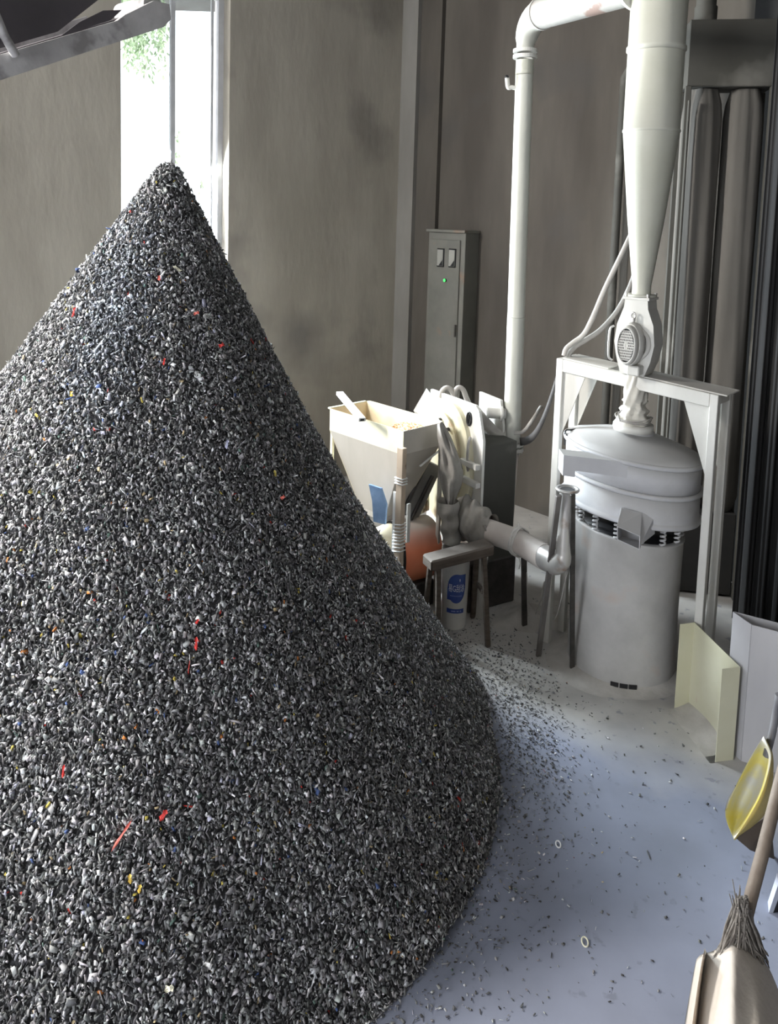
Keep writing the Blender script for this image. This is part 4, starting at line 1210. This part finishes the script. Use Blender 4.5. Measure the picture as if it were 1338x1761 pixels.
# legs
def hleg(p, z1, mt, w_=.035):
    mb = MB(); mb.bbox(Vector((p.x, p.y, z1 / 2)), U * w_ / 2, V * w_ * .35, Z * z1 / 2, .003); return mb.build('leg', mt, hp)
hleg(Dn + U * .012 - V * .020, zr - .10, m_ply, .055)
hleg(hC + U * .012, zr - bh_ - .0, m_greyface, .03)
hleg(hA + U * .014 + V * .016, zr - .03, m_cream, .028)
hleg(hB - U * .02, zr - bh_, m_greyface, .03)
mb = MB(); mb.bar(Dn + V * .03 - U * .0 - Z * (zr - .42) + Z * 0, Dn + V * .03 - Z * (zr - .42) - Z * .0 + V * .001, .02, .02)
mb = MB(); p = Dn + V * .06 + U * .01; mb.bbox(Vector((p.x, p.y, zr - .62)), U * .008, V * .014, Z * .13, .002); mb.build('brace', m_white, hp)
mb = MB(); p = Dn - U * .03 - V * .03; mb.bbox(Vector((p.x, p.y, zr - .62)), U * .012, V * .006, Z * .22, .002); mb.build('brace', m_whitesheet, hp)
mb = MB(); pleg = Dn + U * .012 - V * .020
for k in range(9):
    z = .50 + .022 * k + random.uniform(-.004, .004)
    mb.tube([Vector((pleg.x, pleg.y, z)) + U * .033 * sx_ + V * .024 * sy_ + Z * .008 * sx_ for sx_, sy_ in ((-1, -1), (1, -1), (1, 1), (-1, 1))], .004, 5, closed=True)
mb.build('wire_wrap', m_whitesheet, hp)
mb = MB()
for k in range(3):
    z = zr - .335 + .018 * k
    mb.tube([Vector((pleg.x, pleg.y, z)) + U * .032 * sx_ + V * .023 * sy_ for sx_, sy_ in ((-1, -1), (1, -1), (1, 1), (-1, 1))], .005, 5, closed=True)
mb.build('wire_wrap', m_whitesheet, hp)
mb = MB(); mb.bar(at(716, 780, 5.12) + Z * 0, hC + Z * (-(0) + zr - .20) - Z * zr, .02, .02)
mb = MB(); mb.bar(Vector((hC.x, hC.y, zr - .19)), at(722, 802, 5.05), .016, .010); mb.build('hook', m_whitesheet, hp)
# blue film stuck on the slope
tagp = [at(634, 833, 5.02), at(655, 840, 4.98), at(664, 868, 4.96), at(662, 902, 4.95), at(642, 897, 4.97), at(640, 862, 5.0)]
mb = MB(); mb.prism(tagp, Vector((.01, .012, 0)))
tag(mb.build('blue_film', m_blue), 'blue plastic film hanging from the lower hopper slope', 'film')
# white channel laid across the hopper corner
a = at(584, 676, 5.40); b_ = at(623, 722, 4.98)
zz = zr + .012
mb = MB(); mb.bar(a, b_, .050, .026, b=.003); o = mb.build('white_bar', m_whitesheet); tag(o, 'white metal bar laid slantwise across the left rim of the hopper', 'bar')
d_ = (b_ - a).normalized(); mb = MB(); mb.bar(b_ - d_ * .001, b_ + d_ * .002, .028, .014, b=.001); mb.build('end_cap', m_black, o)
# inclined dark feed channel under the hopper and open sacks behind
fc = MB(); fc.bar(at(742, 795, 5.36), at(700, 885, 5.28), .12, .12, b=.004)
fch = fc.build('feed_channel', mat('dark_channel', (.13, .125, .115), (.22, .21, .195), .7, scale=5)); tag(fch, 'grey inclined feed channel slung under the right side of the hopper', 'channel')
fc = MB(); fc.bar(at(741, 778, 5.28), at(699, 868, 5.2), .022, .022); fc.build('edge_bar', m_steel, fch)
fc = MB(); fc.bar(at(744, 818, 5.28), at(706, 895, 5.2), .022, .022); fc.build('edge_bar', m_steel, fch)
# white folded sheet behind the hopper
a = at(711, 706, 5.40); b = at(733, 668, 5.42); c = at(754, 690, 5.30); d = at(757, 735, 5.28); e = at(728, 735, 5.40)
mb = MB(); mb.prism([a, b, at(750, 735, 5.30), e], Vector((.004, .006, 0)))
ws = mb.build('white_board', m_whitesheet); tag(ws, 'white folded sheet standing upright between hopper and mill', 'sheet')
mb = MB(); mb.prism([b, at(747, 686, 5.28), at(757, 735, 5.24), at(751, 735, 5.29)], Vector((.004, .006, 0))); mb.build('folded_flap', m_whitesheet, ws)
# orange motor
oc0 = at(668, 928, 5.12); oc1 = at(738, 962, 5.30)
om = thing('orange_motor', 'round orange machine housing half hidden by the heap, dusty on top', 'motor', ((oc0.x + oc1.x) / 2, (oc0.y + oc1.y) / 2, 0))
axm = (oc1 - oc0); axm.z = 0; Lm = axm.length; axm.normalize(); latm = Vector((-axm.y, axm.x, 0)); c0 = Vector((oc0.x, oc0.y, .375))
def ov(mb, secs, n=40):
    vs = []; fs = []
    for s, r, zr_ in secs:
        for k in range(n):
            t = 2 * math.pi * k / n; vs.append(c0 + axm * s + latm * r * math.cos(t) + Z * zr_ * math.sin(t))
    for i in range(len(secs) - 1):
        for k in range(n): fs.append((i * n + k, i * n + (k + 1) % n, (i + 1) * n + (k + 1) % n, (i + 1) * n + k))
    mb.add(vs, fs, True); mb.add(vs[:n], [tuple(range(n))]); mb.add(vs[-n:], [tuple(range(n))])
mb = MB(); ov(mb, [(.03, .15, .20), (.04, .165, .215), (Lm - .02, .165, .215), (Lm, .155, .20)]); mb.build('barrel', m_orange, om)
mb = MB(); ov(mb, [(-.14, .10, .14), (-.10, .14, .19), (.0, .155, .21), (.03, .155, .21)]); mb.build('end_bell', m_creamin, om)
mb = MB(); ov(mb, [(.025, .168, .22), (.04, .168, .22)]); mb.build('clamp_ring', m_black, om)
mb = MB(); mb.bbox(Vector((c0.x, c0.y, .09)) + axm * Lm * .5, axm * Lm * .42, latm * .12, Z * .09, .01); mb.build('foot', m_steel, om)
# pale crumpled sack behind the hopper outlet
rows = []
for i in range(9):
    row = []
    for k in range(9):
        row.append(at(700 + 36 * k / 8, 850 + 46 * i / 8 - 18 * (k / 8), 5.42 + .03 * math.sin(2.1 * k + i) + .02 * math.sin(1.7 * i * k)))
    rows.append(row)
mb = MB(); mb.grid(rows, thick=(.01, .012, 0), smooth=False); tag(mb.build('crumpled_sack', mat('cream_sack', (.62, .58, .42), (.78, .75, .62), .8, scale=14, spots=((.1, .1, .09), 12, .6, .05))), 'crumpled cream sack showing between the hopper leg and orange housing', 'sack')

# ------------------------------------------------------------------ bench
bn_ = thing('wooden_bench', 'small weathered wooden bench in front of the white bucket', 'bench', atz(785, 1105))
b0 = at(734, 968, 4.60); b1 = at(842, 940, 4.78)
bd = (b1 - b0).normalized(); bs = bd.cross(Z).normalized()
mb = MB(); mb.bbox((b0 + b1) / 2, (b1 - b0) / 2, bs * .062, Z * .034, .009); mb.build('seat_plank', m_wood, bn_)
for (s, u, v, du) in ((.10, 729, 1072, 0), (.14, 753, 1104, 0), (.84, 813, 1062, 0), (.86, 839, 1112, 0)):
    p = b0 + (b1 - b0) * s + bs * (-.03 if v > 1090 else .03)*(-1 if bs.y > 0 and False else 1)
    sgn = 1 if (v > 1090) == (bs.y < 0) else -1
    p = b0 + (b1 - b0) * s + bs * .035 * sgn - Z * .02
    mb = MB(); mb.bar(p, atz(u, v, 0.0), .032, .026, up=bs, b=.004); mb.build('leg', m_wood, bn_)
mb = MB(); mb.bar(b0 + (b1 - b0) * .85 + Vector((-.0, .06, -.26)), b0 + (b1 - b0) * .86 + Vector((0.02, -.05, -.26)), .02, .025, b=.003); mb.build('stretcher', m_wood, bn_)

# ------------------------------------------------------------------ bucket
bk = atz(778, 1060); 
BKY = 4.92; bkc = at(781, 1050, BKY); BR, BR2, BH = .079, .091, .50
bkc = Vector((bkc.x, BKY, 0))
bu = thing('white_bucket', 'tall white plastic bucket with a blue printed emblem standing behind the bench', 'bucket', bkc)
mb = MB(); mb.lathe([(.002, 0), (BR - .004, 0), (BR, .006), (BR2, BH), (BR2 + .006, BH + .002), (BR2 + .006, BH + .02), (BR2 - .002, BH + .02), (BR - .003, .02), (.002, .015)], bkc, 48); mb.build('body', m_plastic, bu)
def wrapc(x, z, o=.0012):       # x metres round the bucket from the facing direction, z height
    r = BR + (BR2 - BR) * z / BH + o
    a0 = math.atan2(-bkc.y, -bkc.x) + .12; a = a0 + x / r
    return bkc + Vector((r * math.cos(a), r * math.sin(a), z))
def patch(mb, ol, o=.0012, nx=14):
    """outline given as x -> (z0, z1) columns"""
    rows = [[], []]
    for x, z0, z1 in ol: rows[0].append(wrapc(x, z0, o)); rows[1].append(wrapc(x, z1, o))
    mb.grid(rows)
cols = []
W_ = .062
for i in range(21):
    t = -1 + 2 * i / 20; x = t * W_
    s = math.sqrt(max(0, 1 - t * t))
    zc_, hh = .285, .098
    topz = zc_ + hh * (s if t < 0 else max(s, .97 - .12 * t * 0)); botz = zc_ - hh * (s if t > 0 else max(s, .80))
    if t < 0: topz = zc_ + hh * s
    if t > 0: botz = zc_ - hh * s
    cols.append((x, botz, topz))
mb = MB(); patch(mb, cols); mb.build('emblem', m_label, bu)
mb = MB(); patch(mb, [(x, .118, .148) for x in np.linspace(-.062, .056, 12)]); mb.build('label_strip', m_label, bu)
def text_on_bucket(txt, size, x0, z0, name, mt, sx=1.0, sz=1.0):
    cu = bpy.data.curves.new(name, 'FONT'); cu.body = txt; cu.size = size; cu.align_x = 'CENTER'; cu.align_y = 'CENTER'
    to = bpy.data.objects.new(name, cu); COL.objects.link(to)
    bpy.context.view_layer.update()
    me = bpy.data.meshes.new_from_object(to.evaluated_get(bpy.context.evaluated_depsgraph_get()))
    bpy.data.objects.remove(to)
    for v_ in me.vertices:
        p = wrapc(x0 + v_.co.x * sx, z0 + v_.co.y * sz, .0022); v_.co = p - bkc
    me.materials.clear(); me.materials.append(mt)
    o = bpy.data.objects.new(name, me); COL.objects.link(o); o.parent = bu
    return o
text_on_bucket('易G刮涂', .030, .0, .285, 'emblem_lettering', m_print, 0.98, 1.9)
mb = MB()
for i in range(9): patch(mb, [(-.040 + .0088 * i, .234, .240), (-.035 + .0088 * i, .234, .240)], .0022)
mb.build('fine_print', mat('faint_print', (.3, .34, .6)), bu)
mb = MB()
for x0_, x1_ in ((-.030, -.002), (.006, .020), (.028, .036)): patch(mb, [(x0_, .129, .137), ((x0_ + x1_) / 2, .129, .137), (x1_, .129, .137)], .0022)
mb.build('strip_print', mat('faint_print', (.3, .34, .6)), bu)
mb = MB(); patch(mb, [(.018 + .006 * math.sin(i), .335 - .0 * i, .352) for i in np.linspace(0, .8, 3)], .0022); mb.build('emblem_mark', m_print, bu)
# second pale tub behind the bench's right legs
tb = at(823, 1040, 5.04); tbc = Vector((tb.x, 5.04, 0))
mb = MB(); mb.lathe([(.002, 0), (.042, 0), (.047, .40), (.05, .40), (.05, .42), (.04, .42), (.036, .03), (.002, .02)], tbc, 36)
o = mb.build('pale_tub', m_plastic); tag(o, 'pale tub with a dark band, mostly hidden behind the bucket and bench legs', 'tub')
mb = MB(); mb.lathe([(.044, .215), (.0475, .215), (.0475, .232), (.044, .232)], tbc, 36, closed=True); mb.build('band', m_black, o)
# pale timber floor frame by the heap under the hopper
tf = thing('timber_base', 'pale timber frame low on the floor at the foot of the heap under the hopper', 'timber', atz(735, 1060))
for (p, q, w_) in ((atz(722, 1040, .03), atz(752, 1068, .03), .05), (atz(738, 1084, .03), atz(764, 1105, .03), .0)):
    if w_ > 0:
        mb = MB(); mb.bar(p, q, .05, .05); mb.build('timber', m_ply, tf)
mb = MB(); mb.bar(atz(716, 1052, .13), atz(752, 1076, .13), .045, .05); mb.build('timber', m_ply, tf)
mb = MB(); mb.bar(atz(716, 1056, .05), atz(716, 1056, .12), .03, .03); mb.build('post', m_ply, tf)

# ------------------------------------------------------------------ control cabinet on the wall
c0 = wallpt(738, .20, v=398); c1 = wallpt(801, .20, v=405)
cw = (c1 - c0); cw.z = 0; cwl = cw.length
zt_ = c0.z; cb = zt_ - 2.35
cc = c0 + U * cwl / 2
ct = thing('control_cabinet', 'narrow grey control cabinet with two meters and a lit green lamp on the back wall', 'cabinet', Vector((cc.x, cc.y, cb)))
mb = MB(); mb.bbox(Vector((cc.x, cc.y, (zt_ + cb) / 2)) + V * .10, U * cwl / 2, V * .10, Z * (zt_ - cb) / 2, .004); mb.build('body', m_cab, ct)
mb = MB(); mb.bbox(Vector((cc.x, cc.y, zt_ + .012)) + V * .085, U * (cwl / 2 + .012), V * .115, Z * .014, .003); mb.build('top_cap', m_cab, ct)
dz0, dz1 = cb + .04, zt_ - .07
door = MB(); door.bbox(Vector((cc.x, cc.y, (dz0 + dz1) / 2)) - V * .008 - U * .01, U * (cwl / 2 - .045), V * .008, Z * (dz1 - dz0) / 2, .005); dro = door.build('door', m_cab, ct)
def cabpt(u, v, o=.018): 
    p = wallpt(u, .20 + o, v=v); return p
for (u, v) in ((758, 443), (778, 444)):
    p = cabpt(u, v)
    mb = MB(); mb.bbox(p, U * .045, V * .010, Z * .090, .004); mt_ = mb.build('meter', m_black, dro)
    mb = MB(); mb.bbox(p - V * .011, U * .037, V * .002, Z * .078, .001); mb.build('meter_face', m_meter, mt_)
    mb = MB(); q = p - V * .014 + U * .018 - Z * .058; mb.prism([q + U * .018 + Z * .04, q + U * .018 - Z * .018, q - U * .03 - Z * .018], -V * .001); mb.build('meter_needle', m_black, mt_)
p = cabpt(766, 482)
mb = MB(); mb.tube([p, p - V * .012], .017, 16); gl = mb.build('lamp_bezel', m_black, dro)
mb = MB(); mb.tube([p - V * .012, p - V * .018], .0115, 16, zs=1.2); mb.build('green_lamp', m_green, gl)
p = cabpt(783, 569)
mb = MB(); mb.bbox(p, U * .010, V * .012, Z * .060, .004); mb.build('door_handle', m_steel, dro)

# ------------------------------------------------------------------ conveyor overhead at the left
R0 = at(0, 116, 3.45); R1 = at(292, 26, 4.1)
cd = (R1 - R0).normalized(); R0 = R0 - cd * 1.3
cside = Vector((-cd.y, cd.x, 0)).normalized()
if cside.y < 0: cside = -cside            # away from the viewer
cn = cd.cross(cside).normalized()
if cn.z < 0: cn = -cn
cv = thing('belt_conveyor', 'grey steel belt conveyor hanging over the heap at top left', 'conveyor', R0 + (R1 - R0) * .5)
Wc = .34
Lr = (R1 - R0).length
def cpt(s, w_, n_): return R0 + cd * s + cside * w_ + cn * n_
mb = MB(); mb.prism([cpt(0, 0, -.055), cpt(Lr - .06, 0, -.045), cpt(Lr, 0, -.02), cpt(Lr + .02, 0, .05), cpt(Lr - .06, 0, .085), cpt(Lr - .25, 0, .06), cpt(Lr - .3, 0, .045), cpt(0, 0, .055)], cside * .035); mb.build('side_rail', m_conv, cv)
mb = MB(); mb.bbox(cpt(Lr / 2 - .15, Wc, .06), cd * (Lr / 2 - .1), cside * .018, cn * .04, .004); mb.build('side_rail', m_conv, cv)
mb = MB(); mb.grid([[cpt(0, .04, .04), cpt(0, Wc - .03, .04)], [cpt(Lr - .1, .04, .04), cpt(Lr - .1, Wc - .03, .04)]], thick=cn * .012, smooth=False); mb.build('belt', m_belt, cv)
mb = MB(); mb.tube([cpt(Lr - .05, .04, .06), cpt(Lr - .05, Wc - .02, .06)], .055, 24); mb.build('head_roller', m_conv, cv)
sk_ = cpt(Lr - .42, -.01, .06)
mb = MB(); mb.prism([cpt(0, -.005, .075), cpt(Lr - .62, -.005, .072), cpt(Lr - .36, -.03, .16), cpt(Lr - .10, -.10, .42), cpt(0, -.16, .62)], cside * .008); mb.build('skirt_board', m_belt, cv)
mb = MB(); mb.prism([cpt(Lr - .62, -.006, .05), cpt(Lr - .34, -.006, .055), cpt(Lr - .26, -.006, .085), cpt(Lr - .36, -.006, .105), cpt(Lr - .5, -.006, .085)], cside * .004); mb.build('lip_plate', m_belt, cv)
for s in (Lr - .86, .35):
    mb = MB(); mb.tube([cpt(s, -.02, .03), cpt(s - .03, -.06, .12), cpt(s - .10, -.22, .60)], .019, 14); mb.build('support_tube', m_conv, cv)
for s in (.3, Lr - .5):
    p = cpt(s, Wc + .04, .06); mb = MB(); mb.bar(p, Vector((p.x, p.y, CEIL)), .04, .04, up=Vector((0, 1, 0))); mb.build('hanger', m_conv, cv)

# ------------------------------------------------------------------ bent cream sheet at the right
q0 = atz(1191, 1199) * .98; q1 = atz(1268, 1289) * .98
fl0 = atz(1166, 1203) * .98; fl1 = atz(1237, 1293) * .98
for q_ in (q0, q1, fl0, fl1): q_.x -= .018
hS = at(1197, 1070, q0.y).z
sc_ = thing('bent_metal_channel', 'pale cream folded sheet-metal channel standing on edge right of the sieve', 'panel', (q0 + q1) / 2)
def sheet(a, b, h0, h1, t, nm):
    n_ = (b - a).cross(Z).normalized() * t
    mb = MB(); mb.prism([a, b, b + Z * h1, a + Z * h0], n_); return mb.build(nm, m_sheetcream, sc_)
sheet(q0, q1, hS, hS, .003, 'web'); sheet(fl0, q0, hS, hS, .003, 'side_flange'); sheet(fl1, q1, hS, hS, .003, 'side_flange')
rows = []
for i in range(6):
    row = []
    for k in range(19):
        t = k / 18; p = q0 + (q1 - q0) * t; o_ = (fl0 - q0).normalized()
        row.append(p + o_ * (.003 + .13 * i / 5) + Z * (.07 * math.sin(math.pi * min(1, .15 + t)) ** .5 * (1 - i / 5) ** 1.5 * (.5 + .5 * t)))
    rows.append(row)
mb = MB(); mb.grid(rows); tag(mb.build('powder_drift', m_dustpile), 'drift of pale powder inside the cream folded panel', 'powder', kind='stuff')

# ------------------------------------------------------------------ grey open box at the right edge
g0 = atz(1275, 1308); 
gz = 0.70
gt = at(1286, 1074, g0.y).z; gz = gt
gx = Vector((.86, -.50, 0)).normalized(); gy = Vector((-.28, .96, 0)).normalized()
gb = thing('grey_metal_box', 'tall open-topped grey sheet-metal box at the right edge of the picture', 'box', g0)
GW, GD = .42, .13
def gpan(a, b, nm):
    n_ = (b - a).cross(Z).normalized() * .004
    mb = MB(); mb.prism([a, b, b + Z * gz, a + Z * gz], n_); mb.build(nm, m_greybox, gb)
g1 = g0 + gx * GW; g2 = g1 + gy * GD; g3 = g0 + gy * GD
gpan(g0, g1, 'front_panel'); gpan(g1, g2, 'side_panel'); gpan(g2, g3, 'back_panel'); gpan(g3, g0, 'side_panel')
mb = MB(); mb.prism([g0 + Z * .01, g1 + Z * .01, g2 + Z * .01, g3 + Z * .01], Z * .004); mb.build('bottom_panel', m_greybox, gb)

# ------------------------------------------------------------------ yellow scoop leaning there
YS = 2.93
S_ = lambda u, v, o=0: at(u, v, YS + o)
edge_l = [(1313, 1266), (1295, 1295), (1280, 1325), (1262, 1358), (1250, 1380)]
edge_r = [(1313, 1266), (1322, 1283), (1326, 1302), (1322, 1335), (1308, 1372)]
lip = [(1250, 1380), (1247, 1400), (1252, 1425), (1262, 1444), (1270, 1438)]
rows = []
Lc = bez([(1313, 1266, 0), (1290, 1303, 0), (1265, 1352, 0), (1250, 1380, 0), (1248, 1406, 0), (1262, 1444, 0)], 5)
Rc = bez([(1313, 1266, 0), (1324, 1290, 0), (1325, 1312, 0), (1312, 1360, 0), (1290, 1402, 0), (1262, 1444, 0)], 5)
for a, b in zip(Lc, Rc):
    row = []
    wd = abs(a[0] - b[0])
    for k in range(11):
        t = k / 10; u = a[0] + (b[0] - a[0]) * t; v = a[1] + (b[1] - a[1]) * t
        row.append(at(u, v, YS + .0022 * wd * math.sin(math.pi * t) ** .7 - .05 * t + .06))
    rows.append(row)
ys = thing('yellow_scoop', 'yellow plastic scoop coated in pale dust leaning near the right edge', 'scoop', atz(1290, 1445))
mb = MB(); mb.grid(rows, thick=(.003, .004, -.001)); mb.build('blade', m_yellow, ys)
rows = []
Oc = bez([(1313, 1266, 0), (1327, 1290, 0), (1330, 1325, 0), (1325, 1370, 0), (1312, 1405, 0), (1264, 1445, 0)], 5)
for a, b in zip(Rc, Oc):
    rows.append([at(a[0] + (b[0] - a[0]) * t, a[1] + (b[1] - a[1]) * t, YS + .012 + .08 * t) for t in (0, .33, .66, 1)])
mb = MB(); mb.grid(rows, thick=(.003, .004, 0)); mb.build('side_wall', mat('yellow_scoop_shaded_side', (.60, .44, .10), (.70, .56, .20), .5, scale=5), ys)  # darker yellow paints in the shade on the scoop's right side
mb = MB(); mb.tube([at(1318, 1300, YS + .07), at(1328, 1262, YS + .06), at(1340, 1195, YS + .02)], .014, 12); mb.build('handle', mat('grey_handle', (.1, .1, .11), (.2, .2, .21), .4), ys)
bb = MB(); bb.prism([at(1264, 1440, YS + .06), at(1325, 1400, YS + .14), at(1332, 1478, YS + .14), at(1290, 1462, YS + .07)], Vector((.005, .02, 0)))  # flat dark brown shape below the scoop
tag(bb.build('brown_piece', m_brown), 'dark brown board wedged under the yellow scoop', 'piece')

# ------------------------------------------------------------------ broom
BY = 2.30
bm_ = thing('twig_broom', 'twig broom with a wooden handle leaning at the right, head covered by the sack', 'broom', atz(1275, 1690))
hA_ = at(1352, 1300, BY + .32); hB_ = at(1276, 1612, BY)
mb = MB(); mb.tube([hA_, at(1338, 1358, BY + .26), at(1312, 1465, BY + .12), at(1292, 1540, BY + .04), hB_], [.018, .020, .021, .021, .018], 12); mb.build('handle', m_handle, bm_)
tw_ = MB()
for k in range(560):
    t = random.random()
    s0 = at(1276 + random.uniform(-10, 10), 1575 + random.uniform(-35, 40), BY + random.uniform(-.02, .03))
    u1 = 1228 + 92 * t + random.uniform(-4, 4)
    e0 = at(u1, 1650 + random.uniform(-10, 22), BY + random.uniform(-.02, .08))
    mid_ = (s0 + e0) / 2 + Vector((random.uniform(-.01, .01), random.uniform(-.01, .01), random.uniform(-.01, .012)))
    r_ = random.uniform(.002, .0042)
    tw_.tube([s0, mid_, e0], [r_, r_, r_ * .7], 5)
for k in range(10):
    s0 = at(1272 + random.uniform(-6, 6), 1590, BY); tw_.tube([s0, at(1262 + random.uniform(-8, 12), 1520 + random.uniform(-25, 30), BY - .01)], [.003, .0015], 5)
o = tw_.build('twigs', m_twig, bm_); o['kind'] = 'stuff'
mb = MB(); mb.tube(bez([at(1286, 1560, BY + .02), at(1292, 1600, BY + .01), at(1303, 1650, BY + .03), at(1312, 1690, BY + .05)], 6), .014, 8); mb.build('bent_stem', m_twig, bm_)

# ------------------------------------------------------------------ sack over the broom
YK = 2.17
Lk = [(1202, 1652), (1192, 1690), (1184, 1735), (1176, 1800), (1166, 1880)]
Rk = [(1322, 1658), (1340, 1700), (1360, 1745), (1378, 1810), (1395, 1880)]
Tk = bez([(1202, 1655, 0), (1211, 1646, 0), (1232, 1640, 0), (1250, 1625, 0), (1263, 1621, 0), (1285, 1632, 0), (1305, 1646, 0), (1316, 1656, 0), (1324, 1668, 0)], 4)
rows = []
nT = len(Tk)
for i in range(26):
    q = i / 25; row = []
    for k, t in enumerate(Tk):
        s = k / (nT - 1)
        ub = 1163 + (1400 - 1163) * s; vb = 1885
        u = t[0] + (ub - t[0]) * q ** .9; v = t[1] + (vb - t[1]) * q
        bul = math.sin(math.pi * s) ** .6
        fold = .010 * math.sin(11 * s + 3 * q) * q + .006 * math.sin(24 * s + 2 * q) * min(1, q * 3)
        y = YK + .18 - (.10 + .42 * q ** .8) * bul * .55 - .16 * q + fold
        row.append(at(u, v, y))
    rows.append(row)
mb = MB(); mb.grid(rows, thick=(0, .02, -.01))
sk = mb.build('cloth_sack', m_sack); tag(sk, 'pale beige cloth sack draped over the broom head at the bottom right corner', 'sack')
rows = []
for i in range(12):
    q = i / 11
    u0 = 1211 - 34 * q ** .85 - 0; v0 = 1634 + 230 * q
    rows.append([at(u0, v0, YK + .10 - .28 * q), at(u0 + 4 + 12 * q, v0 + 8, YK + .16 - .28 * q)])
mb = MB(); mb.grid(rows, thick=(.004, .006, 0)); tag(mb.build('bent_sheet_strip', mat('pale_strip', (.62, .52, .42), (.7, .62, .54), .6, scale=5)), 'narrow pale curved sheet edge standing left of the beige sack', 'sheet')
# black crate with a pale edge at the frame's right side
kb = atz(1330, 1570)
mb = MB(); kx = Vector((.95, .2, 0)); mb.prism([kb, kb + kx * .3, kb + kx * .3 + Z * .13, kb + Z * .13 + Vector((.03, 0, 0))], Vector((.05, .10, 0))); kk = mb.build('black_crate', m_black)
tag(kk, 'black crate cut off by the right edge beside the broom', 'crate')
mb = MB(); mb.prism([kb + Vector((-.018, 0, 0)), kb + Vector((-.001, 0, 0)), kb + Vector((.03, 0, .12)), kb + Vector((.01, 0, .125))], Vector((.02, .05, 0))); mb.build('pale_edge', mat('pale_blue_edge', (.45, .48, .58), (.5, .53, .62), .5), kk)
